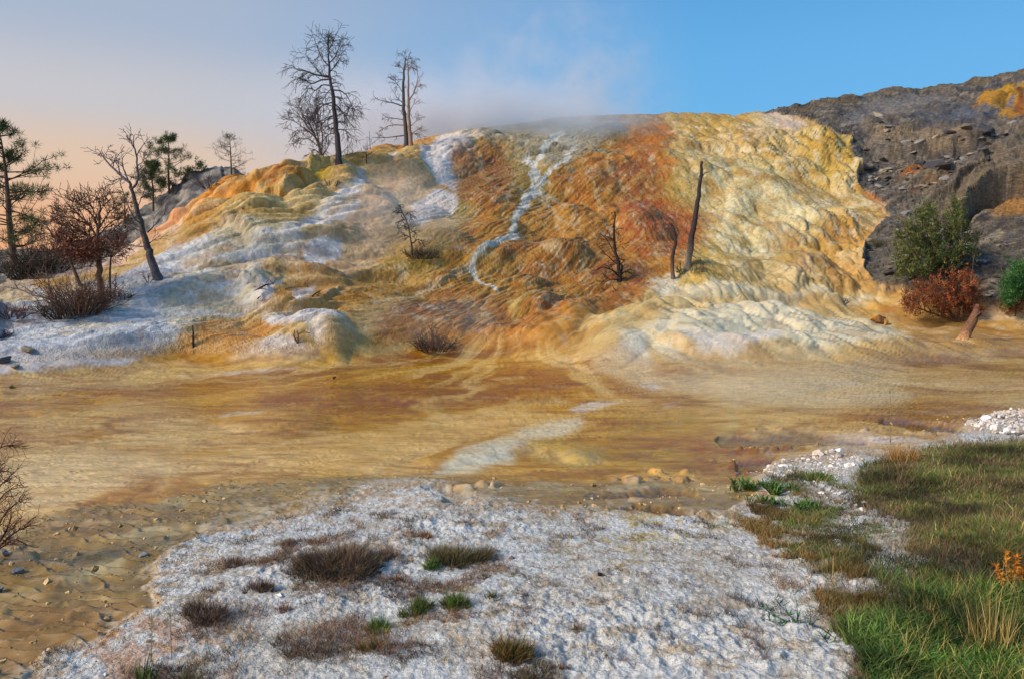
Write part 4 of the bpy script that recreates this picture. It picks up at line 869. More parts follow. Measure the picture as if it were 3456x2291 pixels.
# ------------------------------------------------------------------ dead trees on the crest
photo_tree('dead_tree', 'tallest bare dead tree on the crest, with a straight dark trunk and drooping limbs', 'tree', (1145, 556),
 [(1140, 484), (1132, 402), (1124, 321), (1113, 256), (1109, 185), (1109, 107)], .115, .012,
 [([(1112, 258), (1067, 253), (1029, 240), (1007, 237), (983, 221)], .035), ([(1108, 223), (1083, 191), (1072, 164), (1059, 126)], .022), ([(1112, 261), (1089, 258), (1067, 234), (1050, 213), (1029, 183)], .024),
  ([(1111, 215), (1132, 191), (1145, 158), (1154, 131)], .022), ([(1113, 244), (1132, 223), (1151, 191), (1162, 148)], .022), ([(1115, 267), (1083, 272), (1050, 283), (1023, 267), (992, 270)], .032),
  ([(1118, 290), (1089, 288), (1067, 305), (1045, 299), (1029, 315)], .026), ([(1127, 345), (1094, 354), (1072, 375), (1056, 402)], .028), ([(1131, 395), (1105, 402), (1083, 430), (1075, 470)], .024), ([(1128, 362), (1090, 352), (1066, 365), (1052, 400)], .02),
  ([(1122, 305), (1153, 310), (1175, 332), (1191, 375)], .028), ([(1128, 350), (1153, 375), (1170, 397), (1181, 430)], .024), ([(1138, 440), (1164, 440), (1186, 467), (1176, 500)], .022), ([(1132, 402), (1160, 380), (1180, 395), (1192, 370)], .016),
  ([(1136, 450), (1110, 455), (1090, 480), (1084, 515)], .02), ([(1120, 300), (1100, 320), (1085, 350)], .018), ([(1124, 325), (1146, 335), (1158, 360)], .018), ([(1110, 170), (1122, 150), (1127, 125)], .012), ([(1109, 160), (1098, 140), (1094, 118)], .012)],
 c=L((74, 68, 70)), tw=12, twl=.5, droop=-.55, lvl=1, kids=5, ttw=26)
photo_tree('dead_tree', 'bushy bare tree leaning left beside the tallest trunk', 'tree', (1088, 540),
 [(1078, 495), (1061, 457), (1045, 419), (1037, 386)], .06, .012,
 [([(1075, 490), (1050, 450), (1010, 440), (985, 452)], .022), ([(1066, 465), (1020, 430), (995, 410), (975, 400)], .022), ([(1058, 450), (1020, 405), (1000, 380), (980, 362)], .02), ([(1048, 425), (1025, 395), (1007, 360)], .02),
  ([(1082, 510), (1070, 450), (1056, 400), (1048, 370)], .026), ([(1084, 515), (1088, 460), (1080, 410), (1066, 380)], .024), ([(1086, 525), (1110, 490), (1105, 450)], .02), ([(1086, 525), (1060, 505), (1050, 520)], .014), ([(1080, 500), (1040, 470), (1005, 470)], .018), ([(1046, 420), (1050, 395), (1060, 375)], .015)],
 c=L((98, 84, 78)), tw=12, twl=.45, droop=-.15, lvl=1, kids=5, ttw=16)
photo_tree('dead_tree', 'bare trunk with long level left branches, left one of the close pair on the crest', 'tree', (1371, 500),
 [(1368, 430), (1362, 348), (1362, 267), (1367, 215), (1372, 190)], .10, .012,
 [([(1361, 359), (1327, 348), (1300, 343), (1265, 332)], .03), ([(1363, 405), (1327, 400), (1300, 396)], .022), ([(1364, 424), (1316, 424), (1278, 448)], .022), ([(1366, 457), (1316, 465), (1257, 465)], .026),
  ([(1361, 350), (1340, 330), (1328, 308)], .018), ([(1362, 320), (1345, 290), (1325, 268)], .016), ([(1362, 268), (1345, 270), (1328, 272)], .014), ([(1364, 240), (1350, 222), (1342, 222)], .01), ([(1365, 225), (1384, 210), (1392, 230)], .012), ([(1369, 205), (1388, 196), (1398, 214)], .01), ([(1369, 205), (1360, 192), (1356, 186)], .008)],
 c=L((78, 72, 70)), tw=7, twl=.34, droop=-.1, lvl=1, kids=3, ttw=10)
photo_tree('dead_tree', 'lighter brown bare trunk, right one of the close pair on the crest', 'tree', (1388, 497),
 [(1382, 430), (1378, 375), (1378, 294), (1377, 235), (1374, 205)], .085, .012,
 [([(1380, 345), (1397, 310), (1411, 267), (1408, 240)], .03), ([(1383, 457), (1408, 440), (1420, 432)], .02), ([(1382, 430), (1402, 413), (1413, 397)], .018), ([(1380, 392), (1392, 359), (1405, 348)], .018), ([(1408, 240), (1390, 225), (1378, 222)], .01), ([(1384, 460), (1400, 452), (1425, 455)], .014),
  ([(1376, 225), (1392, 214), (1408, 226)], .01), ([(1396, 312), (1404, 290), (1410, 285)], .012)],
 c=L((138, 112, 94)), tw=7, twl=.34, droop=-.2, lvl=1, kids=3)
photo_tree('dead_sapling', 'small dark bare sapling between the tall tree and the close pair', 'tree', (1237, 545), [(1236, 515), (1235, 484)], .02, .006,
 [([(1237, 520), (1222, 512), (1218, 500)], .008), ([(1236, 528), (1250, 520), (1256, 508)], .008), ([(1236, 505), (1247, 500)], .006), ([(1236, 508), (1226, 500)], .006), ([(1237, 530), (1220, 530)], .007)], c=L((72, 60, 58)), tw=4, twl=.16, lvl=0, ttw=10)
photo_tree('dead_sapling', 'thin pale bare pole in the mist right of the small dark sapling', 'tree', (1250, 508), [(1248, 475), (1247, 443)], .018, .006, [([(1250, 490), (1266, 480)], .006), ([(1249, 470), (1240, 462)], .005)], c=L((112, 102, 100)), tw=3, twl=.15, lvl=0)
photo_tree('dead_sapling', 'thinnest pole of the crest, leaning by the misty one', 'tree', (1240, 512), [(1239, 485), (1238, 462)], .012, .005, [([(1240, 495), (1248, 488)], .005)], c=L((116, 106, 104)), tw=2, twl=.1, lvl=0)
# ------------------------------------------------------------------ trees of the left slope
photo_tree('dead_tree', 'leaning forked dead tree with pale grey foot on the white slope', 'tree', (533, 940),
 [(510, 879), (493, 820), (469, 732), (452, 662), (437, 615)], .115, .03,
 [([(437, 616), (411, 597), (381, 568), (352, 538), (340, 515)], .038), ([(444, 640), (463, 615), (463, 550), (452, 497), (425, 459)], .036), ([(455, 505), (449, 474), (455, 456)], .016), ([(461, 525), (478, 497), (487, 483)], .016), ([(430, 605), (414, 556), (416, 527)], .022),
  ([(404, 590), (399, 550), (394, 545)], .014), ([(475, 755), (446, 726), (411, 638), (404, 608)], .02), ([(498, 785), (528, 755), (563, 714)], .02), ([(465, 700), (480, 660), (493, 632)], .014), ([(494, 832), (458, 832), (434, 826)], .022), ([(505, 822), (528, 802)], .014), ([(381, 568), (385, 545), (392, 520)], .014),
  ([(463, 560), (480, 548), (484, 520)], .014), ([(360, 548), (350, 530), (362, 512)], .01), ([(445, 640), (430, 600), (420, 575)], .016), ([(411, 597), (400, 612), (380, 625)], .012), ([(463, 615), (475, 600), (482, 575)], .012)],
 c=L((92, 86, 90)), tw=5, twl=.34, droop=.05, lvl=1, kids=3, c2=L((84, 74, 70)))
T6 = photo_tree('dead_juniper', 'brown dead juniper with rusty leftover foliage above the twiggy bush', 'tree', (347, 1024),
 [(337, 937), (331, 861), (328, 820), (337, 732), (337, 673)], .085, .015,
 [([(330, 830), (290, 790), (240, 760), (190, 720)], .03), ([(331, 810), (300, 760), (260, 720), (230, 690)], .028), ([(333, 790), (320, 740), (285, 700), (262, 690)], .025), ([(335, 770), (360, 730), (385, 700)], .022), ([(332, 820), (370, 790), (400, 760), (430, 750)], .025), ([(334, 750), (310, 700), (300, 685)], .016), ([(337, 720), (350, 690), (345, 670)], .014),
  ([(330, 835), (270, 830), (220, 850), (200, 870)], .024), ([(330, 840), (370, 850), (400, 830)], .02), ([(300, 760), (250, 740), (200, 730)], .018), ([(310, 800), (260, 790), (215, 800)], .02), ([(331, 850), (300, 870), (270, 880)], .02), ([(330, 800), (365, 760), (410, 730)], .018)],
 c=L((98, 74, 62)), tw=16, twl=.42, droop=.25, lvl=1, kids=5, ttw=8)
def jun_pts(root_base, boxes, n, yj=.7):
    g = at(*root_base); out_ = []
    for (x, y, rx, ry_, w) in boxes:
        for _ in range(int(n*w)):
            a = rng.uniform(0, 6.28); r = math.sqrt(rng.uniform(0, 1)); out_.append(tuple(pw(x+rx*r*math.cos(a), y+ry_*r*math.sin(a), g.y+rng.normal(0, yj*.5))))
    return out_, tuple(g)
c6, o6 = jun_pts((347, 1024), [(250, 840, 60, 30, 1.4), (310, 850, 45, 32, 1.2), (215, 800, 35, 26, .6), (345, 830, 40, 26, .7), (270, 790, 60, 30, .5), (410, 830, 22, 22, .3)], 60)
tufts(c6, 14, .085, .14, [L((116, 62, 40)), L((96, 54, 38)), L((84, 62, 48)), L((126, 78, 50))], 'foliage', M_leaf, T6, o6)
photo_tree('dead_tree', 'thin leaning bare trunk left of the brown juniper', 'tree', (278, 970), [(235, 879), (194, 820), (152, 755)], .045, .010, [([(215, 850), (180, 850), (150, 870)], .014), ([(200, 830), (200, 790), (215, 760)], .014), ([(175, 790), (140, 790), (110, 800)], .012), ([(240, 885), (230, 840), (240, 810)], .012), ([(190, 815), (150, 830), (120, 850)], .014), ([(160, 765), (175, 745)], .008)], c=L((92, 74, 66)), tw=10, twl=.36, lvl=1, kids=4, droop=.1, ttw=8)
s8 = photo_tree('dead_sapling', 'slim bare sapling with rusty tuft right of the brown juniper', 'tree', (374, 1004), [(371, 926), (378, 850), (382, 805)], .03, .008, [([(377, 870), (400, 830), (425, 800)], .012), ([(376, 870), (360, 840), (350, 820)], .010), ([(378, 850), (395, 810)], .01)], c=L((100, 82, 74)), tw=8, twl=.3, droop=.1)
c8, o8 = jun_pts((374, 1004), [(395, 805, 32, 26, 1.0)], 26, .4); tufts(c8, 12, .07, .1, [L((146, 76, 44)), L((110, 62, 40))], 'foliage', M_leaf, s8, o8)
photo_tree('dead_sapling', 'short bare stem just right of the slim sapling', 'tree', (386, 1000), [(390, 960), (392, 922)], .018, .006, [([(388, 970), (380, 950)], .006)], c=L((96, 80, 74)), tw=3, twl=.15, lvl=0)
photo_tree('dead_sapling', 'bare stem leaning left out of the twiggy bush', 'tree', (178, 1008), [(166, 960), (152, 900)], .03, .008, [([(170, 980), (140, 960), (115, 945)], .01), ([(160, 930), (140, 920)], .008), ([(172, 985), (190, 960)], .008)], c=L((92, 78, 74)), tw=4, twl=.22, lvl=1)
def twig_bush(label, base, w, h, n, c, name='dead_bush', lean=0, group=None, lvl=1, kids=4, r=.008, foliage=None, minr=.004):
    g = at(*base); k = g.y/F; W, Hh = w*k, h*k; root = thing(name, label, 'bush', tuple(g), group); T = Tubes()
    for i in range(n):
        a = rng.uniform(0, 6.28); rr = math.sqrt(rng.uniform(0, 1)); b = np.array(g)+np.array([math.cos(a)*rr*W*.38, math.sin(a)*rr*W*.25, -.03])
        d = (math.cos(a)*rr*.9+lean, math.sin(a)*rr*.7, 1.0-.3*rr); grow(T, b, d, Hh*rng.uniform(.6, 1.1), r, lvl, c*rng.uniform(.7, 1.4), kids, 0, .5, (.3, .9), None, minr)
    T.build('twigs', M_twig, root, tuple(g))
    if foliage is not None:
        cc = [tuple(np.array(g)+np.array([rng.normal(0, W*.22), rng.normal(0, W*.14), abs(rng.normal(0, Hh*.35))+.02])) for _ in range(foliage[0])]
        tufts(cc, 10, foliage[1], foliage[1]*1.2, foliage[2], 'foliage', M_leaf, root, tuple(g))
    return root
twig_bush('wide brown twiggy bush round the foot of the brown juniper', (262, 1060), 170, 125, 150, L((92, 68, 56)))
twig_bush('dark low twigs left of the brown twiggy bush', (205, 1070), 120, 62, 80, L((72, 60, 56)))
twig_bush('thin twigs at the right foot of the juniper', (410, 1010), 60, 40, 26, L((90, 74, 66)))
twig_bush('small reddish dead shrub at the left edge of the white slope', (40, 1070), 90, 50, 50, L((88, 60, 52)))
twig_bush('tiny dark dead shrub below the reddish one at the left edge', (8, 1136), 60, 30, 26, L((66, 54, 50)))
twig_bush('tiny bare twig at the foot of the leaning forked tree', (500, 950), 36, 40, 7, L((92, 72, 62)), r=.01)
twig_bush('small bare shrub against the dark ridge, above the orange shoulder', (694, 628), 46, 46, 16, L((80, 66, 60)), r=.012)
def fallen(label, lines, c, r=.02, base=None, name='fallen_branch', lift=.06, tw=4, twl=.3):
    b = base or lines[0][0]; g = at(*b); root = thing(name, label, 'branch', tuple(g))
    for i, ln in enumerate(lines):
        T = Tubes(); pts = [at(x, y)+Vector((0, -.05, lift*(1 if j else .3))) if base is None else pw(x, y, g.y-.05) for j, (x, y) in enumerate(ln)]
        p = smooth_path(pts, 3*len(ln)); T.add(p, np.linspace(r, r*.35, len(p))*(1 if i == 0 else .6), c, 6)
        for q in range(tw): f = rng.integers(1, len(p)-1); grow(T, p[f], rng.normal(0, 1, 3)+np.array([0, 0, .8]), twl*rng.uniform(.4, 1), r*.3, 0, c, 2, 0, .5)
        T.build('limb' if i == 0 else 'side_branch', M_wood, root, tuple(g))
    return root
fallen('long grey fallen branch reaching left from the bush on the white slope', [[(190, 1020), (150, 1004), (117, 998), (60, 975), (12, 968)], [(117, 998), (90, 975), (60, 958)], [(150, 1004), (120, 990), (110, 975)], [(60, 975), (50, 958), (52, 950)]], L((112, 108, 108)), .028, base=(205, 1045), tw=3)
fallen('fallen branches tangled below the twiggy bush', [[(250, 1060), (225, 1040), (212, 1010)], [(245, 1070), (215, 1075), (185, 1058)], [(240, 1072), (232, 1050), (240, 1020)]], L((124, 116, 112)), .02, base=(232, 1078), tw=3)
# ------------------------------------------------------------------ living pines on the left skyline
GP = [L((58, 82, 40)), L((74, 98, 46)), L((46, 66, 36)), L((88, 104, 54))]
def pine(label, base3, top, spread, per, n_whorl, h_bare=.25, dens=1.0, cs=GP, name='pine_tree', r0=.05, lean=None, tuft=.15, wob=1.0, group=None):
    g = Vector(base3); t3 = Vector(top); hh = (t3-g).length; root = thing(name, label, 'tree', tuple(g), group); T = Tubes()
    p = smooth_path([g-Vector((0, 0, .15)), g.lerp(t3, .35)+Vector((rng.normal(0, .02*hh), 0, 0)), g.lerp(t3, .7)+Vector((rng.normal(0, .02*hh), 0, 0)), t3], 14); T.add(p, np.linspace(r0, .008, len(p)), L((84, 70, 60)), 8); T.build('trunk', M_wood, root, tuple(g))
    cen = []
    T = Tubes()
    for k in range(n_whorl):
        f = h_bare+(1-h_bare)*(k+rng.uniform(0, 1))/n_whorl; i = min(int(f*13), 12); b = p[i]+(p[i+1]-p[i])*(f*13-i); a = rng.uniform(0, 6.28); prof = (1-f)**.7*(.45+.55*min(1, (f-h_bare)*5))+.12; ln = spread*prof*rng.uniform(.55, 1.15)
        tips = []; grow(T, b, (math.cos(a), math.sin(a), rng.uniform(-.15, .35)), ln, max(.012*spread, .006), 1, L((78, 66, 56)), 4, .35, .35, (.3, .9), tips)
        for tp, d, l_ in tips:
            if rng.uniform() < dens: cen.append(tuple(tp)); 
            if rng.uniform() < dens*.6: cen.append(tuple(np.array(tp)-np.array(d)*l_*.4))
    T.build('branches', M_twig, root, tuple(g))
    tufts(cen, per, tuft, tuft*.5, cs, 'needles', M_leaf, root, tuple(g), width=.05, up=.5)
    return root
x, y, Y = on_ridge(53); pine('large green pine cut off by the left edge of the photo', tuple(pw(53, 925, Y-.8)), tuple(pw(-2, 436, Y-.8)), 2.3, 34, 54, .16, .85, r0=.15, tuft=.19)
x, y, Y = on_ridge(571, .6); pine('taller pine on the dark ridge, right of the forked dead tree', tuple(pw(571, 640, Y)), tuple(pw(568, 463, Y)), .95, 30, 26, .12, .85, r0=.045, tuft=.13)
x, y, Y = on_ridge(516, .7); pine('shorter dense pine beside the taller ridge pine', tuple(pw(517, 700, Y)), tuple(pw(510, 556, Y)), .85, 36, 24, .2, .95, r0=.045, tuft=.13)
pg = at(779, 566); pine('sparse see-through pine standing where the orange shoulder meets the sky', tuple(pg), tuple(pw(774, 459, pg.y)), .72, 9, 26, .05, .5, r0=.03, tuft=.10, cs=[L((86, 92, 66)), L((70, 78, 56))])
x, y, Y = on_ridge(422, .7); pine('small dark pine low behind the forked dead tree', tuple(pw(422, 760, Y)), tuple(pw(419, 656, Y)), .6, 18, 16, .1, .8, r0=.03, tuft=.1)
for (px_, hh, ww, lb) in ((675, 32, 40, 'round green shrub on top of the dark ridge near the orange shoulder'), (638, 22, 24, 'smallest green shrub on the dark ridge, left of the round one')):
    x, y, Y = on_ridge(px_, .2); g = pw(px_, y+14, Y); root = thing('shrub', lb, 'shrub', tuple(g)); k = Y/F; T = Tubes()
    for _ in range(9): grow(T, np.array(g), (rng.normal(0, .7), rng.normal(0, .5), 1), hh*k*1.1, .01, 1, L((80, 70, 54)), 3)
    T.build('stems', M_twig, root, tuple(g)); cc = [tuple(np.array(g)+np.array([rng.normal(0, ww*k*.26), rng.normal(0, .1), .14+abs(rng.normal(.5, .3))*hh*k])) for _ in range(50)]
    tufts(cc, 12, .07, .06, [L((86, 110, 50)), L((66, 90, 42))], 'leaves', M_leaf, root, tuple(g))
# low dark brush between the edge pine and the juniper
for b_, w_, h_, lb in (((150, 905), 150, 120, 'dark brush between the edge pine and the leaning trunk'), ((70, 900), 120, 100, 'dark evergreen brush at the foot of the large edge pine')):
    twig_bush(lb, b_, w_, h_, 60, L((66, 56, 48)), foliage=(70, .09, [L((58, 70, 40)), L((86, 62, 44)), L((50, 58, 36))]), r=.012)
# ------------------------------------------------------------------ snags standing in the orange slope
photo_tree('dead_snag', 'tallest burnt snag on the lower slope with pale foot and one long right branch', 'tree', (2317, 905), [(2333, 823), (2349, 715), (2362, 619), (2370, 546)], .115, .035,
 [([(2369, 600), (2378, 587), (2396, 579)], 0.0330), ([(2366, 606), (2352, 603)], 0.0240), ([(2352, 738), (2378, 740), (2397, 750)], 0.0330), ([(2349, 755), (2372, 760), (2394, 778)], 0.0120), ([(2346, 708), (2333, 697)], 0.0150), ([(2342, 775), (2362, 772)], 0.0210), ([(2340, 804), (2353, 806)], 0.0180), ([(2333, 861), (2350, 870), (2360, 872)], 0.0180), ([(2372, 575), (2386, 562)], 0.0180), ([(2337, 835), (2305, 822)], 0.0120), ([(2346, 690), (2360, 668)], 0.0120)],
 c=L((150, 132, 112)), c2=L((56, 48, 48)), tw=2, twl=.16, lvl=0)
photo_tree('dead_snag', 'short crooked burnt snag left of the tallest snag', 'tree', (2272, 940), [(2270, 874), (2280, 823), (2276, 785), (2266, 756)], .065, .03, [([(2279, 820), (2290, 806)], 0.0180), ([(2268, 900), (2258, 892)], 0.0150)], c=L((120, 96, 78)), c2=L((56, 48, 46)), tw=1, twl=.1, lvl=0)
photo_tree('dead_snag', 'thin dark snag with tangled bare roots in the middle of the orange slope', 'tree', (2091, 945), [(2088, 893), (2075, 842), (2072, 759), (2078, 715)], .075, .012,
 [([(2080, 870), (2050, 812), (2018, 782)], 0.0180), ([(2086, 895), (2045, 860), (2020, 832)], 0.0210), ([(2090, 925), (2040, 902), (2008, 915)], 0.0240), ([(2092, 930), (2112, 918), (2130, 925)], 0.0270), ([(2076, 845), (2095, 826)], 0.0150), ([(2073, 780), (2090, 770)], 0.0120), ([(2092, 935), (2070, 915), (2060, 895)], 0.0240), ([(2092, 940), (2098, 900), (2088, 880)], 0.0450), ([(2074, 820), (2055, 800)], 0.0120), ([(2093, 945), (2060, 945), (2035, 960)], 0.0240), ([(2093, 945), (2110, 940), (2118, 965)], 0.0210)],
 c=L((48, 38, 34)), tw=4, twl=.3, lvl=1, kids=3, ttw=12)
photo_tree('dead_sapling', 'small pale bent stick between the dark snag and the short snag', 'tree', (2174, 960), [(2168, 912), (2145, 893)], .02, .007, [([(2169, 920), (2185, 895)], 0.0105), ([(2155, 902), (2152, 885)], 0.0090)], c=L((120, 92, 70)), tw=2, twl=.1, lvl=0)
photo_tree('dead_sapling', 'tiny bare stick lying below the dark tangled snag', 'tree', (2085, 982), [(2072, 972), (2065, 962)], .014, .006, [([(2075, 975), (2062, 978)], 0.0090)], c=L((60, 46, 40)), tw=1, twl=.1, lvl=0)
photo_tree('dead_sapling', 'bare crooked sapling on the mossy mound of the pink slope', 'tree', (1392, 862), [(1386, 809), (1373, 749), (1357, 717), (1350, 690)], .026, .008,
 [([(1388, 825), (1412, 810), (1432, 826)], 0.0210), ([(1378, 770), (1360, 762), (1352, 775)], 0.0120), ([(1372, 745), (1355, 742), (1343, 752)], 0.0120), ([(1366, 730), (1382, 718), (1386, 735)], 0.0120), ([(1360, 722), (1346, 716)], 0.0105), ([(1382, 790), (1398, 780), (1402, 795)], 0.0120), ([(1384, 800), (1366, 796)], 0.0120)], c=L((64, 54, 52)), tw=7, twl=.22, lvl=1, kids=3, ttw=14)
twig_bush('dark brush heap at the foot of the bare crooked sapling', (1420, 868), 100, 40, 80, L((70, 58, 50)), r=.007)
fallen('pale branch poking right out of the brush heap', [[(1420, 858), (1455, 845), (1480, 852)], [(1440, 850), (1460, 835)]], L((140, 126, 110)), .014, tw=3, twl=.15)
twig_bush('dark dead bush on the rust coloured foot of the hill', (1462, 1185), 125, 62, 90, L((74, 50, 42)), r=.006)
photo_tree('dead_sapling', 'upright bare stick in the dark dead bush at the foot of the hill', 'tree', (1464, 1180), [(1462, 1130), (1460, 1084)], .012, .005, [([(1462, 1120), (1450, 1105)], 0.0075), ([(1461, 1110), (1472, 1098)], 0.0075)], c=L((76, 56, 46)), tw=4, twl=.12, lvl=0)
photo_tree('dead_stick', 'lone dark stick at the lower border of the white slope', 'stick', (652, 1172), [(652, 1130), (650, 1098)], .028, .01, [([(651, 1140), (646, 1125)], 0.0090)], c=L((50, 42, 40)), tw=1, twl=.08, lvl=0)
photo_tree('dead_stick', 'forked twisted stick on the smooth tan lobe', 'stick', (1000, 1160), [(1006, 1140), (1004, 1116)], .022, .008, [([(1002, 1155), (992, 1135), (994, 1112)], 0.0240), ([(1006, 1128), (1026, 1116)], 0.0120), ([(1010, 1125), (1045, 1124)], 0.0090), ([(1003, 1158), (1020, 1150)], 0.0150)], c=L((104, 76, 60)), tw=2, twl=.1, lvl=0)
twig_bush('tiny pair of twigs above the fallen branches on the ledge', (1035, 955), 40, 22, 5, L((96, 80, 70)), r=.006)
twig_bush('bare curved twigs under the mustard lobe near the crest', (1120, 628), 62, 26, 10, L((60, 50, 46)), r=.014)
fallen('dark crooked fallen branch at the left end of the ledge', [[(863, 992), (894, 974), (919, 967), (940, 982)], [(919, 967), (930, 955)]], L((62, 46, 38)), .026, tw=3, twl=.2)
fallen('long pale fallen branch along the ledge', [[(940, 982), (975, 984), (1026, 976)]], L((130, 104, 80)), .018, tw=1, twl=.15)
fallen('short dark stick lying below the ledge', [[(1052, 1004), (1068, 998), (1084, 992)]], L((56, 42, 36)), .02, tw=1, twl=.1)
fallen('short dark broken stick at the lower left of the ledge', [[(868, 1010), (885, 1006)]], L((60, 46, 40)), .022, tw=0)
for i, (x, y, h) in enumerate([(2286, 918, 22), (2297, 915, 34), (2308, 922, 20), (2338, 912, 36), (2352, 908, 28), (2364, 914, 44), (2376, 910, 30)]):
    lb = ['short stub just right of the crooked snag', 'upright stub left of the pale snag foot', 'lowest stub in front of the pale snag foot', 'upright stub right of the pale snag foot', 'stub between two taller stubs right of the snag', 'tallest thin stub right of the snag', 'rightmost thin stub of the burnt row'][i]
    photo_tree('burnt_stub', lb, 'stub', (x, y), [(x+rng.uniform(-3, 3), y-h*.5), (x+rng.uniform(-4, 4), y-h)], .014, .006, [([(x, y-h*.5), (x+rng.uniform(-10, 10), y-h*.75)], 0.0090)], c=L((78, 66, 56)), tw=2, twl=.09, lvl=0, group='burnt stubs round the snag foot')
twig_bush('low grey twigs along the foot of the tallest snag', (2330, 922), 120, 22, 50, L((92, 84, 62)), r=.005)
# ------------------------------------------------------------------ right side: junipers, stump, mound
GJ = [L((68, 88, 40)), L((50, 68, 36)), L((96, 108, 48)), L((116, 112, 56)), L((84, 78, 44))]; RJ = [L((142, 70, 34)), L((106, 52, 30)), L((160, 92, 50)), L((78, 46, 34)), L((120, 84, 50))]
def juniper(label, base, stems, boxes, per, size, cs, name='juniper', n=60, r0=.04, yj=.9, c=L((92, 78, 66)), tw=10):
    g = at(*base); org = tuple(g); root = thing(name, label, 'juniper', org)
    for ln in stems: limb(root, org, g.y, ln, r0, .01, c, tw, .5, .4, 1, 4, rng.uniform(-.4, .4), name='stem')
    cen = []
    for (x, y, rx, ry_, w) in boxes:
        for _ in range(int(n*w)):
            v = rng.normal(0, 1, 3); v /= np.linalg.norm(v); q = rng.uniform(.2, 1.25)**.5
            cen.append(tuple(pw(x+rx*v[0]*q, y-ry_*v[2]*q, g.y+yj*v[1]*q)))
    # sprays: a leaning shoot of leaf tufts at every centre
    C2 = []
    for cc in cen:
        d = np.array([rng.normal(0, .45), rng.normal(0, .45), 1]); ln_ = rng.uniform(.05, .34)
        for s_ in range(4): C2.append(tuple(np.array(cc)+d*ln_*s_/3))
    tufts(C2, per, size, size*.55, cs, 'foliage', M_leaf, root, org, width=.13, up=.9)
    return root
juniper('big loose green juniper on the grey rocky slope', (3165, 960), [[(3165, 960), (3150, 860), (3120, 760)], [(3170, 955), (3190, 830), (3222, 700)], [(3160, 950), (3090, 860), (3040, 800)], [(3170, 950), (3240, 850), (3280, 790)], [(3160, 940), (3140, 800), (3135, 720)]],
 [(3070, 830, 46, 80, 1.5), (3130, 790, 48, 85, 1.7), (3222, 760, 36, 66, 1.1), (3180, 860, 60, 66, 1.5), (3060, 910, 44, 40, .8), (3265, 840, 36, 62, .9), (3226, 705, 14, 34, .25), (3120, 900, 60, 40, .8), (3240, 900, 40, 40, .5), (3135, 720, 16, 30, .25), (3100, 980, 26, 24, .3)], 10, .085, GJ, n=62, yj=.8)
juniper('rust red dead juniper bush below the big green juniper', (3240, 1085), [[(3240, 1085), (3230, 1000), (3240, 920)], [(3235, 1085), (3180, 1030), (3120, 990)], [(3245, 1085), (3270, 1030), (3290, 960)], [(3240, 1085), (3150, 1060), (3080, 1030)]],
 [(3110, 1010, 60, 40, 1.2), (3180, 1000, 60, 54, 1.5), (3250, 985, 56, 62, 1.6), (3285, 1040, 30, 34, .6), (3080, 1045, 36, 24, .5), (3210, 1045, 60, 28, .8)], 10, .075, RJ, n=54, yj=.65, c=L((96, 66, 50)))
juniper('dense green juniper cut off by the right edge of the photo', (3440, 1052), [[(3440, 1052), (3420, 990), (3400, 930)], [(3445, 1052), (3470, 960), (3480, 900)]],
 [(3405, 990, 30, 60, 1.0), (3440, 960, 34, 66, 1.3), (3490, 970, 50, 80, 1.6), (3540, 990, 40, 60, .8)], 11, .08, [L((52, 96, 42)), L((40, 78, 38)), L((66, 110, 46))], n=62, yj=.7)
juniper('small rust tinted juniper skirt under the right edge juniper', (3425, 1068), [[(3425, 1068), (3430, 1050), (3440, 1035)]], [(3415, 1048, 34, 16, .8), (3460, 1052, 40, 16, .8)], 10, .06, [L((130, 74, 34)), L((110, 84, 40))], n=50, yj=.4, r0=.02)
photo_tree('bare_sapling', 'thin pale bare stem rising right of the big juniper', 'tree', (3277, 945), [(3285, 880), (3297, 828)], .018, .006, [([(3283, 900), (3300, 880)], .006), ([(3288, 870), (3270, 855)], .006)], c=L((150, 130, 104)), tw=3, twl=.14, lvl=0)
twig_bush('low grey-green bush on the scree left of the juniper', (2969, 836), 52, 34, 30, L((92, 84, 66)), r=.008, foliage=(30, .06, [L((92, 98, 62)), L((80, 80, 56))]), name='bush')
twig_bush('tiny dark dead shrub on the tan foot below the scree', (2852, 1020), 30, 30, 7, L((90, 70, 50)), r=.008)
def leaning_trunk():
    g = at(3256, 1142); org = tuple(g); root = thing('leaning_trunk', 'thick pale weathered trunk leaning right under the rust red bush', 'trunk', org)
    p = smooth_path([Vector((g.x-.02, g.y, g.z-.06)), pw(3262, 1118, g.y), pw(3278, 1092, g.y+.05), pw(3290, 1066, g.y+.1), pw(3300, 1030, g.y+.2)], 12); T = Tubes(); T.add(p, np.array([.17, .14, .125, .12, .115, .11, .105, .10, .09, .075, .06, .045]), L((196, 150, 104)), 10, L((120, 84, 62)))
    T.build('trunk', M_wood, root, org)
    for a, b in (((3252, 1130), (3243, 1146)), ((3262, 1132), (3272, 1145))):
        T = Tubes(); T.add(smooth_path([pw(*a, g.y), pw((a[0]+b[0])/2, (a[1]+b[1])/2, g.y-.05), pw(*b, g.y-.1)], 5), np.linspace(.07, .02, 5), L((186, 130, 84)), 7); T.build('root', M_wood, root, org)
    limb(root, org, g.y, [(3285, 1080), (3300, 1060), (3312, 1052)], .03, .01, L((110, 80, 62)), 4, .25)
leaning_trunk()
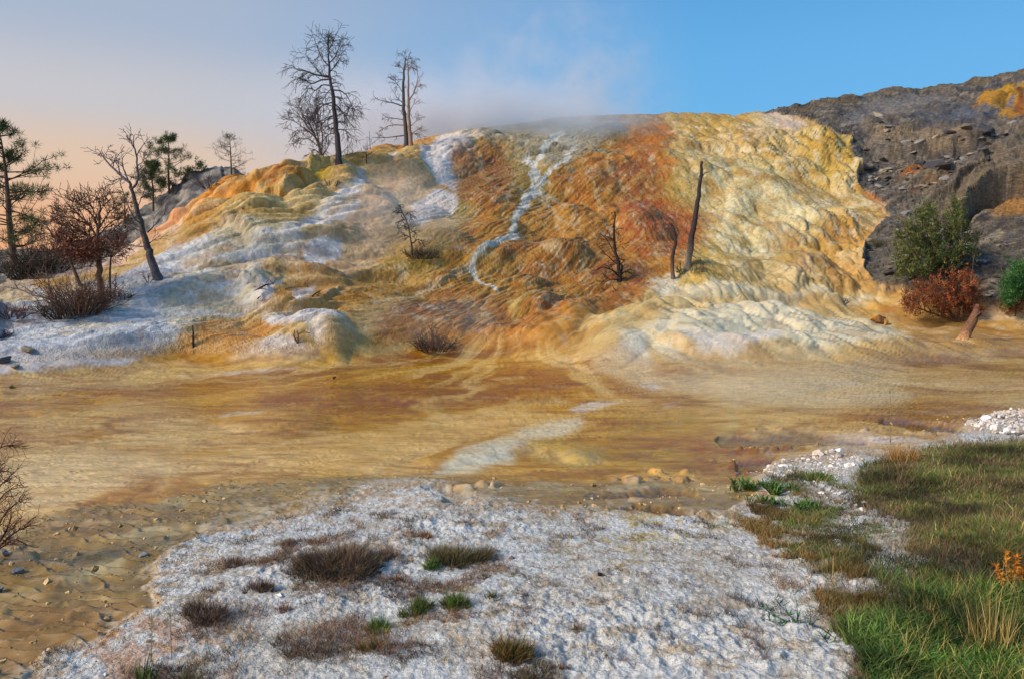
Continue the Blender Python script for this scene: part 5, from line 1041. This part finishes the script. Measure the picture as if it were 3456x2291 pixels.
# ------------------------------------------------------------------ rocks
def rock_mesh(name, seed, c, sub=2, flat=.7, mat=None):
    import bmesh
    r = np.random.default_rng(seed); bm = bmesh.new(); bmesh.ops.create_icosphere(bm, subdivisions=sub, radius=1)
    pl = [(v_/np.linalg.norm(v_), r.uniform(.38, .75)) for v_ in r.normal(0, 1, (11, 3))]
    for v in bm.verts:
        p = np.array(v.co)
        for n_, d_ in pl:
            k = p.dot(n_)-d_
            if k > 0: p = p-n_*k
        p[2] *= flat; v.co = p*(1+.05*r.normal())*1.25
    me = bpy.data.meshes.new(name); bm.to_mesh(me); bm.free()
    ca = me.color_attributes.new('Col', 'FLOAT_COLOR', 'POINT'); n = len(me.vertices); ca.data.foreach_set('color', np.tile(np.append(c, 1), n).astype(np.float32)); me.materials.append(mat or M_stone)
    return me
RCs = [L((136, 128, 120)), L((98, 92, 88)), L((118, 104, 88)), L((74, 70, 70)), L((152, 140, 120))]
RM = [rock_mesh('rock', 300+i, RCs[i % 5], 1 if i % 2 else 2, .55+.1*(i % 3)) for i in range(10)]
rub = np.maximum(pmask([(1990, 370), (2070, 375), (2200, 350), (2330, 330), (2300, 390), (2210, 430), (2150, 470), (2080, 480), (2000, 440)], 10), .55*pmask([(2060, 490), (2120, 480), (2250, 520), (2380, 600), (2380, 750), (2150, 735), (2000, 690), (1990, 600)], 10))*DARK
rub = np.maximum(rub, .35*DARK*pmask([(1900, 290), (2050, 300), (2150, 330), (2000, 340)], 10))
pts, ii_, jj_ = scatter(rub, 240, None, 5)
order = np.argsort(rng.uniform(0, 1, len(pts)))
for k in order:
    o = bpy.data.objects.new('rock', RM[rng.integers(0, 10)]); col.objects.link(o); o.parent = slope; up = .44 if PYa[ii_[k], jj_[k]] < 720 else .36
    s = up*float(rng.lognormal(-1.05, .45)); s = min(s, .62); o.scale = (s*rng.uniform(.8, 1.5), s, s*rng.uniform(.6, 1)); o.location = tuple(pts[k]+np.array([0, .1*s, -.12*s])); o.rotation_euler = (rng.uniform(-.4, .4), rng.uniform(-.4, .4), rng.uniform(0, 6.28))
def lone_rock(label, px, py, w, h, c, seed, name='rock', cat='rock', sink=.25, sub=3, mat=None):
    g = at(px, py); k = g.y/F; me = rock_mesh(name, seed, c, sub, 1.0, mat); o = bpy.data.objects.new(name, me); col.objects.link(o); W = w*k/2; Hh = h*k/2
    o.scale = (W, W*.8, Hh); o.location = (g.x, g.y, g.z+Hh*(1-sink)); o.rotation_euler = (0, rng.uniform(-.15, .15), rng.uniform(-.4, .4)); tag(o, label, cat); return o
lone_rock('orange coated boulder on the tan apron left of the leaning trunk', 2945, 1090, 40, 26, L((206, 140, 66)), 401)
lone_rock('darker brown rock leaning on the orange coated boulder', 2972, 1090, 34, 34, L((130, 92, 60)), 402)
lone_rock('small ochre rock right of the brown one on the apron', 2990, 1096, 18, 22, L((190, 140, 74)), 403)
lone_rock('flat mossy tan rock on the white slope at the left', 97, 1180, 56, 24, L((150, 138, 112)), 404)
lone_rock('dark grey rock at the lower left of the white slope', 15, 1228, 44, 26, L((96, 96, 98)), 405)
lone_rock('small tan rock right of the dark grey one', 52, 1240, 32, 12, L((156, 142, 120)), 406)
lone_rock('small grey stone half sunk on the tan flow at the left', 62, 1934, 34, 26, L((150, 152, 158)), 407, 'stone', 'stone')
lone_rock('grey white stone low at the left edge of the flow', 3, 1996, 32, 30, L((172, 176, 184)), 408, 'stone', 'stone')
lone_rock('little grey stone at the left edge under the twiggy shrub', 18, 1870, 30, 18, L((140, 140, 146)), 409, 'stone', 'stone')
lone_rock('small white stone on the ribbed tan flow', 482, 1872, 30, 18, L((196, 196, 200)), 410, 'stone', 'stone')
lone_rock('round black pebble beside the yellow stained patch', 2023, 1942, 16, 15, L((40, 40, 46)), 411, 'pebble', 'pebble')
lone_rock('flat dark pebble on the tan flats below the white shelf', 1126, 1280, 13, 10, L((84, 56, 34)), 412, 'pebble', 'pebble')
lone_rock('white stone nested in the green tuft at the bottom', 1278, 2106, 34, 22, L((206, 206, 208)), 413, 'stone', 'stone', 0.0)
lone_rock('small reddish dark stone at the edge of the lush grass', 2922, 2165, 20, 26, L((120, 76, 66)), 414, 'stone', 'stone')
lone_rock('flat grey pebble on the white crust under the middle grass', 1776, 2010, 22, 10, L((120, 120, 124)), 415, 'pebble', 'pebble')
lone_rock('white gravel lump lying left of the white gravel pile', 3276, 1426, 26, 14, L((214, 200, 184)), 416, 'stone', 'stone')
def outcrop(label, px, py, Y, w, h, seed):
    g = pw(px, py, Y); k = Y/F; me = rock_mesh('rock_outcrop', seed, L((132, 124, 120)), 4, 1.0); o = bpy.data.objects.new('rock_outcrop', me); col.objects.link(o); o.scale = (w*k/2, w*k/3, h*k/2); o.location = tuple(g); tag(o, label, 'rock')
outcrop('long rock outcrop fading into the mist on the crest', 1620, 441, 37.5, 150, 46, 427)
outcrop('lower rock shelf left of the misty outcrop', 1562, 452, 37, 80, 26, 433)
# white gravel pile
def pebbles(name, P, sz, cs, kind='stuff', label=None, mat=None):
    base = [rock_mesh('tmp', 500+i, L((255, 255, 255)), 1, .7) for i in range(5)]; V = []; Fq = []; C = []; n = 0
    for k, p in enumerate(P):
        b = base[k % 5]; v = np.array([tuple(q.co) for q in b.vertices]) if k < 5 else BV[k % 5]
        if k == 0: BV = [np.array([tuple(q.co) for q in m_.vertices]) for m_ in base]; BF = [np.array([tuple(q.vertices) for q in m_.polygons]) for m_ in base]; v = BV[0]
        a = rng.uniform(0, 6.28); ca_, sa_ = math.cos(a), math.sin(a); R_ = np.array([[ca_, -sa_, 0], [sa_, ca_, 0], [0, 0, 1]]); V.append((v*sz[k])@R_.T+p); Fq.append(BF[k % 5]+n); n += len(v); C.append(np.tile(np.array(cs[k % len(cs)])*rng.uniform(.75, 1.1), (len(v), 1)))
    for m_ in base: bpy.data.meshes.remove(m_)
    o = mesh_np(name, np.vstack(V), np.vstack(Fq), np.vstack(C), mat or M_stone, None, False); o['kind'] = kind
    if label: o['label'] = label
    return o
WG = [L((222, 214, 206)), L((206, 190, 176)), L((190, 176, 162)), L((228, 224, 220))]
gm = pmask([(2238, 978), (2280, 962), (2365, 950), (2700, 940), (2700, 1020), (2300, 1012), (2245, 995)], 6)*FM
pts, _, _ = scatter(gm*(cols < 3760), 900, None, 8); hgt = rng.uniform(0, .07, len(pts))*sstep(3250, 3420, project(pts)[0]); pts[:, 2] += hgt
pebbles('gravel', pts, rng.lognormal(-3.8, .45, len(pts)), WG, label='white gravel heap at the right edge behind the grass')
gm2 = np.maximum(pmask([(1740, 1080), (1900, 1050), (1990, 1060), (1960, 1110), (1850, 1120), (1800, 1115)], 10), pmask([(1790, 1115), (1900, 1130), (2020, 1170), (2000, 1195), (1880, 1150)], 8))*FM
pts, _, _ = scatter(gm2, 420, None, 9); pebbles('gravel', pts, rng.lognormal(-4.2, .5, len(pts)), WG, label='loose white stones strewn round the first grass tufts')
pts, _, _ = scatter(CRUST*FM*INV*(PXa > -50)*(PXa < 3500), 2600, (TT < 3.6)*(.2+np.clip(n2+.2, 0, 1)), 10); pts[:, 2] -= .002; pebbles('crumbs', pts, rng.lognormal(-5.35, .5, len(pts)), [L((206, 200, 190)), L((190, 170, 140)), L((150, 120, 90)), L((214, 212, 208))], label='crumbs of mineral and dirt on the white crust')
cm_ = (CHAN+nodm*.6)*fm*INV
pts, _, _ = scatter(cm_*(PXa > -50)*(PXa < 3500), 520, TT < 4.4, 12); pebbles('pebbles', pts, rng.lognormal(-4.6, .5, len(pts)), [L((190, 150, 104)), L((160, 130, 80)), L((206, 176, 130))], label='small coated pebbles in the tan runoff channel')
# ------------------------------------------------------------------ grass and tufts of the foreground
GG = {'green': [L((86, 112, 44)), L((66, 92, 38)), L((110, 126, 54))], 'mix': [L((86, 96, 46)), L((112, 102, 54)), L((128, 104, 62)), L((70, 84, 40))], 'brown': [L((108, 88, 74)), L((84, 66, 58)), L((138, 116, 96)), L((120, 92, 70))], 'straw': [L((176, 152, 84)), L((150, 126, 70)), L((196, 172, 104))], 'rust': [L((150, 92, 50)), L((120, 76, 44)), L((170, 120, 70))], 'lush': [L((66, 98, 34)), L((48, 76, 28)), L((94, 122, 44)), L((80, 104, 48))], 'orange': [L((206, 130, 40)), L((180, 104, 34))]}
def pick(kind, n): c = np.array(GG[kind]); return c[rng.integers(0, len(c), n)]*rng.uniform(.6, 1.4, (n, 1))
def tuft_np(o_pts, n, rx, ry, h, kind, w=.0016, lean=.9, seg=3, name='blades', root=None, org=(0, 0, 0), mixk=None):
    # blades stand in unequal clumps so that the tuft has a ragged outline
    K = max(4, int(6+rx*70)); ka = rng.uniform(0, 6.28, K); kr = np.sqrt(rng.uniform(0, 1.15, K)); kx, ky = np.cos(ka)*kr*rx*.85, np.sin(ka)*kr*ry*.85; kh = rng.uniform(.5, 1.15, K); kc = rng.uniform(.65, 1.3, K)
    q = rng.choice(K, n, p=(lambda w_: w_/w_.sum())(rng.uniform(.2, 1, K))); sg = min(rx, ry)*rng.uniform(.10, .34, K)[q]
    bx_, by_ = kx[q]+rng.normal(0, 1, n)*sg, ky[q]+rng.normal(0, 1, n)*sg; a = np.arctan2(by_/ry, bx_/rx); r = np.minimum(np.hypot(bx_/rx, by_/ry), 1.2); B = np.stack([bx_, by_, -np.full(n, .008)], 1)+np.array(o_pts)
    c = pick(kind, n)*kc[q][:, None]
    if mixk: m = rng.uniform(0, 1, n) < mixk[1]; c[m] = pick(mixk[0], int(m.sum()))
    hh = h*rng.uniform(.45, 1.1, n)*(1.15-.5*r)*kh[q]; az = np.where(rng.uniform(0, 1, n) < .6, a+rng.normal(0, .7, n), rng.uniform(0, 6.28, n))
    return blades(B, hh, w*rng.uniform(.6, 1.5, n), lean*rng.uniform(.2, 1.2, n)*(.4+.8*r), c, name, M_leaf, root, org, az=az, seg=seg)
def grass_tuft(label, px, py, w, hpx, n, kind, name='grass_tuft', mixk=None, lean=.9, bw=.0016, group=None, hummock=True):
    """px, py: middle of the tuft's foot in the photo; w: its width, hpx: height of its blades there"""
    g = at(px, py); k = g.y/F; root = thing(name, label, 'grass tuft', tuple(g), group); rx = w*k/2
    dep = rx*.75
    if hummock and w > 60:
        V = []; nn = 16
        for i in range(6):
            for j in range(nn): r = i/5; a = j*2*math.pi/nn; V.append((rx*.85*r*math.cos(a), dep*.85*r*math.sin(a), hpx*k*.22*(1-r*r)-.01+rng.normal(0, .002)))
        Fq = [(i*nn+j, i*nn+(j+1) % nn, (i+1)*nn+(j+1) % nn, (i+1)*nn+j) for i in range(5) for j in range(nn)]
        mesh_np('root_mat', V, Fq, L((84, 72, 58)) if kind == 'brown' else L((92, 86, 58)), M_stone, root)
    tuft_np(tuple(g), n, rx*.9, dep*.9, hpx*k, kind, bw, lean, 3, 'blades', root, tuple(g), mixk)
    return root
grass_tuft('largest tuft, a wide brown dry cushion on the white crust', 1165, 1912, 330, 100, 8500, 'brown', lean=1.0, mixk=('straw', .08))
grass_tuft('brown dry fringe trailing right of the largest tuft', 1300, 1880, 90, 50, 500, 'brown', lean=1.0, hummock=False)
grass_tuft('green and brown tuft right of the largest brown cushion', 1545, 1888, 225, 80, 3800, 'mix', mixk=('brown', .35))
grass_tuft('green tip tuft at the lower left end of the green and brown tuft', 1455, 1915, 70, 46, 420, 'green', hummock=False)
grass_tuft('small reddish brown tuft above the green and brown tuft', 1435, 1812, 90, 46, 420, 'rust', mixk=('brown', .5), hummock=False)
grass_tuft('small brown tuft above left of the largest cushion', 975, 1838, 80, 40, 320, 'brown', hummock=False)
grass_tuft('sparse brown tuft left of the largest cushion', 785, 1905, 110, 52, 420, 'brown', hummock=False)
grass_tuft('dark brown flat tuft below the sparse brown one', 870, 1990, 120, 56, 800, 'brown', hummock=False)
grass_tuft('wide greyish brown tuft at the lower left of the crust', 700, 2075, 200, 84, 1500, 'brown', hummock=False)
grass_tuft('faint brown tuft on the lower right of the greyish one', 960, 2060, 80, 40, 240, 'brown', hummock=False, mixk=('rust', .5))
grass_tuft('reddish tuft between the largest cushion and the green row', 1340, 1955, 60, 36, 160, 'rust', hummock=False)
grass_tuft('green row tuft at the left, dark in its middle', 1400, 2065, 140, 66, 1200, 'green', mixk=('mix', .4), hummock=False)
grass_tuft('green row tuft at the right, bright and rounded', 1545, 2045, 120, 64, 1000, 'green', hummock=False, mixk=('mix', .25))
grass_tuft('green tuft holding the white stone', 1275, 2130, 100, 80, 800, 'green', hummock=False, mixk=('mix', .3))
grass_tuft('spreading reddish stemmed tuft below the white stone', 1285, 2195, 160, 70, 520, 'rust', hummock=False, mixk=('mix', .5), lean=1.4)
grass_tuft('olive and tan tuft near the bottom edge, right of the middle', 1715, 2215, 150, 110, 1300, 'mix', hummock=False, mixk=('rust', .35))
grass_tuft('brown tuft against the bottom edge under the olive one', 1800, 2290, 190, 80, 1100, 'brown', hummock=False, mixk=('mix', .5))
grass_tuft('small spiky green tuft on bare crust left of the middle', 1645, 1945, 56, 26, 90, 'mix', hummock=False, lean=1.3)
grass_tuft('small spiky green tuft on bare crust right of the middle', 1735, 1945, 50, 26, 70, 'mix', hummock=False, lean=1.3)
grass_tuft('thin olive tuft below the spiky pair', 1665, 2018, 80, 50, 150, 'mix', hummock=False, lean=1.1)
grass_tuft('lone olive sprig with long blades in the lower middle', 1955, 2125, 70, 60, 90, 'mix', hummock=False, lean=1.2, mixk=('rust', .4))
grass_tuft('tall blue-green blades at the bottom left edge', 492, 2300, 80, 120, 60, 'green', hummock=False, lean=.7, bw=.003)
grass_tuft('dry grey-green blades at the bottom edge, left of the middle', 640, 2310, 160, 80, 300, 'mix', hummock=False)
grass_tuft('tiny dark green tuft on the tan flats at the far left', 37, 1308, 24, 16, 160, 'green', hummock=False, bw=.006)
grass_tuft('reddish wisps at the lower right corner of the crust', 1900, 1245+1000, 60, 50, 70, 'rust', hummock=False)
grass_tuft('olive tuft on the bare tongue inside the grass', 2935, 2040, 190, 60, 1100, 'mix', hummock=False, mixk=('rust', .3))
grass_tuft('fine tuft left of the olive one on the bare tongue', 2800, 2060, 110, 46, 420, 'mix', hummock=False, mixk=('rust', .3))
grass_tuft('pink feathery grass clump at the upper border of the meadow', 3040, 1560, 150, 74, 1100, 'rust', hummock=False, lean=.5, bw=.0022, mixk=('straw', .4))
grass_tuft('pale pink grass clump inside the meadow', 3150, 1600, 70, 40, 400, 'rust', hummock=False, lean=.5, bw=.002, mixk=('straw', .5))
grass_tuft('tall yellow straw clump at the right in the lush grass', 3340, 2200, 190, 300, 150, 'straw', hummock=False, lean=.35, bw=.0016)
grass_tuft('shorter yellow straw clump left of the tall one', 3130, 2110, 120, 90, 200, 'straw', hummock=False, lean=.7)
grass_tuft('green fan-shaped tuft in front of the white stones', 2775, 1618, 120, 50, 500, 'green', hummock=False, bw=.002)
# broad leaved green plants
def leafy(label, px, py, w, hpx, n, kind='lush', bw=.007, name='leafy_plant', lean=.9):
    g = at(px, py); k = g.y/F; root = thing(name, label, 'plant', tuple(g)); rx = w*k/2; m = n
    K = 9; ka = rng.uniform(0, 6.28, K); kr = rng.uniform(0, 1, K); q = rng.integers(0, K, m); B = np.stack([np.cos(ka[q])*kr[q]*rx+rng.normal(0, .10*rx, m), np.sin(ka[q])*kr[q]*rx*1.3+rng.normal(0, .12*rx, m), np.full(m, -.004)], 1)+np.array(g); a = rng.uniform(0, 6.28, m)
    # leaf blades widest in their middle
    h = hpx*k*rng.uniform(.5, 1.1, m); c = pick(kind, m); V = []; C = []; d = np.stack([np.cos(a+rng.normal(0, .6, m)), np.sin(a+rng.normal(0, .6, m)), 0*a], 1); s = np.stack([-d[:, 1], d[:, 0], 0*a], 1); le = lean*rng.uniform(.4, 1.2, m)[:, None]; hh = h[:, None]
    for t, ww in ((0, .3), (.35, 1), (.7, .75)):
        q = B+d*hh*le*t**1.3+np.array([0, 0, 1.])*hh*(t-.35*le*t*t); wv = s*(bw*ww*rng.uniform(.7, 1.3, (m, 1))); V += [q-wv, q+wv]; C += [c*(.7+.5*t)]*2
    V.append(B+d*hh*le+np.array([0, 0, 1.])*hh*(1-.35*le)); C.append(c*1.1); V = np.stack(V, 1); C = np.stack(C, 1)
    tri = np.array([(0, 1, 3), (0, 3, 2), (2, 3, 5), (2, 5, 4), (4, 5, 6)]); Tn = (tri[None]+np.arange(m)[:, None, None]*7).reshape(-1, 3)
    mesh_np('leaves', V.reshape(-1, 3)-np.array(g), Tn, C.reshape(-1, 3), M_leaf, root); return root
leafy('bright green leafy clump at the left tip of the meadow', 2545, 1655, 130, 46, 190, bw=.006)
leafy('bright green leafy clump right of the tip clump', 2640, 1660, 110, 50, 170, bw=.006)
leafy('green leafy clump below the tip clumps', 2600, 1700, 120, 40, 120, bw=.006)
leafy('green leafy clump beside the dirt path in the meadow', 2710, 1720, 140, 50, 150, bw=.006)
leafy('upright single leafy sprig on bare crust inside the meadow', 3012, 1960, 60, 56, 12, bw=.006)
leafy('small twin-leaf sprig below the bare tongue', 2790, 2150, 60, 40, 10, bw=.004, lean=1.3)
def stemmy(label, px, py, stems, c, name='stemmed_plant', r=.0022, tw=6, leafc=None, leafs=.03, n=3):
    g = at(px, py); root = thing(name, label, 'plant', tuple(g)); T = Tubes(); cen = []
    for ln in stems:
        pts = [pw(x, y, g.y+rng.normal(0, .01)) for x, y in ln]; pts[0] = Vector((pts[0].x, g.y, pts[0].z)); p = smooth_path(pts, 3*len(ln)); T.add(p, np.linspace(r, r*.4, len(p)), c, 4)
        for q in range(tw):
            f = rng.integers(1, len(p)-1); d = p[f+1]-p[f]; d /= np.linalg.norm(d); cen.append(tuple(p[f])); 
            grow(T, p[f], d+rng.normal(0, .5, 3), .05*rng.uniform(.5, 1.4), r*.5, 0, c, 0, 0, .2, minr=.0007)
    T.build('stems', M_twig, root, tuple(g))
    if leafc is not None: tufts(cen, n, leafs, leafs*.3, leafc, 'leaves', M_leaf, root, tuple(g), width=.14, up=.5)
    return root
stemmy('blue-green stemmed weed lying on the crust left of the bare tongue', 2695, 2106, [[(2695, 2106), (2650, 2060), (2612, 2012)], [(2695, 2106), (2640, 2090), (2560, 2040)], [(2695, 2106), (2690, 2050), (2684, 1990)], [(2690, 2100), (2620, 2100), (2570, 2080)]], L((70, 96, 60)), leafc=[L((60, 104, 66)), L((74, 112, 60))], leafs=.035)
stemmy('thin weed stems right of the blue-green weed', 2730, 2110, [[(2730, 2110), (2735, 2060), (2720, 2010)], [(2730, 2110), (2760, 2080), (2780, 2050)]], L((96, 100, 60)), leafc=[L((84, 104, 60))], leafs=.025, tw=4)
stemmy('orange flowering weed at the right edge of the meadow', 3410, 1995, [[(3410, 1995), (3400, 1930), (3395, 1850)], [(3412, 1995), (3425, 1930), (3432, 1868)], [(3405, 1995), (3380, 1950), (3360, 1900)], [(3415, 1995), (3445, 1950), (3452, 1905)], [(3410, 1995), (3395, 1960), (3372, 1935)]], L((170, 110, 50)), leafc=[L((222, 140, 40)), L((200, 116, 34)), L((210, 156, 60))], leafs=.022, tw=26, n=5)
stemmy('tall thin seed stalk at the upper border of the meadow', 3005, 1545, [[(3005, 1545), (3004, 1450), (3006, 1380), (3003, 1312)]], L((120, 118, 66)), tw=5, r=.004, leafc=[L((150, 140, 80))], leafs=.04, n=2)
stemmy('tall thin seed stalk on the crust at the left', 512, 2230, [[(512, 2230), (512, 2120), (508, 2020)]], L((110, 124, 84)), tw=3, leafc=[L((150, 140, 100))], leafs=.02, n=2)
stemmy('second seed stalk on the crust at the left, a little shorter', 578, 2230, [[(578, 2230), (576, 2130), (575, 2035)]], L((110, 124, 84)), tw=3, leafc=[L((150, 140, 100))], leafs=.02, n=2)
stemmy('bent green stalk right of the two seed stalks', 715, 2215, [[(715, 2215), (700, 2170), (695, 2130)]], L((96, 120, 66)), tw=1)
# twiggy shrub at the left edge
g = at(-30, 1900); root = thing('twiggy_shrub', 'dark bare twiggy shrub reaching in from the left edge above the flow', 'shrub', tuple(g)); T = Tubes()
for ln in ([(-40, 1890), (-30, 1750), (20, 1660), (95, 1640)], [(-40, 1890), (0, 1760), (50, 1700), (75, 1690)], [(-50, 1890), (-20, 1700), (0, 1640), (40, 1610)], [(-40, 1890), (10, 1830), (60, 1790), (80, 1786)], [(-40, 1890), (0, 1850), (40, 1822), (58, 1820)], [(-60, 1880), (-60, 1700), (-20, 1600), (30, 1590)], [(-70, 1870), (-50, 1640), (-10, 1520), (55, 1500)], [(-40, 1890), (20, 1790), (40, 1740)]):
    p = smooth_path([pw(x, y, g.y+rng.normal(0, .08)) for x, y in ln], 12); T.add(p, np.linspace(.007, .0022, 12), L((84, 56, 50)), 5)
    for q in range(16): f = rng.integers(3, 11); d = p[f]-p[f-1]; grow(T, p[f], d/np.linalg.norm(d)+rng.normal(0, .6, 3), .14*rng.uniform(.4, 1.1), .0022, 1, L((96, 60, 52)), 4, 0, .5, minr=.0012)
T.build('twigs', M_twig, root, tuple(g))
# meadow (uncountable)
_sw = pmask([(1990, 1600), (1960, 1460), (2040, 1400), (2120, 1330), (2060, 1200), (1960, 1160), (2000, 1100), (2150, 1060), (2365, 1040), (3300, 1040), (3300, 2600), (2100, 1700)], 60)
MEAD = np.maximum(sstep(.35, .75, _sw+.55*fbm(AA*1.8, BB*1.8, 310, 4)*(_sw > .04)), .35*SWARD)*INV*(TT < 4.3)*FM
def zone(p, f=20): return pmask(p, f)
wseed = 20
def meadow(label, mask, n, h, kind, w, lean=.8, mixk=None, name='grass', seg=2, var=.4):
    global wseed
    wseed += 1; P_, i_, j_ = scatter(mask, n, None, wseed); P_[:, 2] -= .006; c = pick(kind, n)
    if mixk: m = rng.uniform(0, 1, n) < mixk[1]; c[m] = pick(mixk[0], int(m.sum()))
    c = c*(.36+.95*np.clip(.5+n2[i_, j_]*1.3, 0, 1))[:, None]
    hh = h*rng.uniform(1-var, 1+var, n)*(.6+.8*np.clip(.5+n1[i_, j_]*1.5, 0, 1)); d = P_[:, 1]
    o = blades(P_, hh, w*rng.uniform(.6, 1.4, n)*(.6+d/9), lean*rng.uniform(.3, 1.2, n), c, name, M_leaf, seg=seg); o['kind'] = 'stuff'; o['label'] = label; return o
clump = sstep(-.25, .3, fbm(AA*2.2, BB*2.2, 301, 4))
meadow('short mixed olive grass covering the meadow at the right', MEAD*(.35+.65*clump), 90000, .055, 'mix', .0017, mixk=('brown', .3))
meadow('dry straw and pinkish grass over the back of the meadow', MEAD*pmask([(2000, 1040), (3300, 1020), (3300, 1300), (2100, 1300), (1980, 1180)], 30)*(.3+.7*(1-clump)), 30000, .06, 'brown', .0018, mixk=('mix', .5))
meadow('green grass through the middle of the meadow', MEAD*clump, 60000, .06, 'green', .002, mixk=('mix', .3))
LUSH = sstep(.3, .7, pmask([(2010, 1600), (1990, 1500), (2030, 1440), (2090, 1400), (2160, 1380), (2280, 1390), (2365, 1400), (2900, 1400), (2900, 2200), (2100, 1800)]  , 50)+.5*fbm(AA*2.5, BB*2.5, 311, 3)*(PXa > 2850)-.6*(PXa < 2800))*FM*INV*(TT < 3.2)
meadow('lush bright green grass in the bottom right corner', LUSH, 26000, .085, 'lush', .0042, 1.1, mixk=('green', .3), seg=3)
meadow('yellow straw stalks standing in the lush grass', LUSH*(PXa > 3000), 1500, .15, 'straw', .0012, .6, seg=3)
meadow('scattered straw and rusty stalks standing above the meadow', MEAD*(PYa < 2050), 4500, .09, 'straw', .0014, .7, mixk=('rust', .35), seg=3)
side_ = pmask([(1700, 1180), (1780, 1130), (1900, 1180), (2000, 1300), (2060, 1400), (1950, 1440), (1840, 1380), (1780, 1280)], 18)*FM
meadow('sparse olive sprouts at the border of crust and meadow', side_*sstep(.0, .35, fbm(AA*4, BB*4, 305, 3)), 16000, .045, 'mix', .0014, mixk=('rust', .35))
spm = CRUST*FM*INV*(PXa > -60)*(PXa < 3500)
meadow('sparse reddish and olive sprouts dotting the white crust', spm*(TT < 3.4)*sstep(.12, .42, fbm(AA*5, BB*5, 306, 3)), 26000, .038, 'rust', .0012, 1.2, mixk=('mix', .45))
meadow('fine brown sprouts in loose patches on the lower crust', spm*pmask([(400, 1330), (700, 1240), (1250, 1330), (1300, 1600), (300, 1600)], 30)*sstep(.0, .35, fbm(AA*3, BB*3, 307, 3)), 22000, .034, 'brown', .0012, 1.2, mixk=('rust', .3))
GROUPS = {'dead_tree': 'bare dead trees', 'dead_sapling': 'bare dead saplings', 'dead_snag': 'burnt snags on the orange slope', 'grass_tuft': 'grass tufts of the foreground', 'pine_tree': 'pines on the left skyline', 'dead_bush': 'leafless bushes and twig clumps', 'juniper': 'junipers at the right', 'leafy_plant': 'broad leaved plants at the meadow border', 'stone': 'loose single stones', 'pebble': 'single pebbles', 'fallen_branch': 'fallen branches', 'dead_stick': 'dead sticks', 'shrub': 'green shrubs on the dark ridge', 'stemmed_plant': 'stemmed weeds and stalks', 'rock': 'single rocks on the slopes', 'rock_outcrop': 'rock outcrops in the mist'}
for o in list(scene.objects):
    if o.parent is None and o.get('category') and not o.get('group') and o.name.split('.')[0] in GROUPS: o['group'] = GROUPS[o.name.split('.')[0]]
    if o.parent is None and o.get('kind') is None and o.get('category') is None and o.type not in ('CAMERA', 'LIGHT'): print('untagged', o.name)
print('done', round(time.time()-T0, 1), sum(len(m.polygons) for m in bpy.data.meshes))
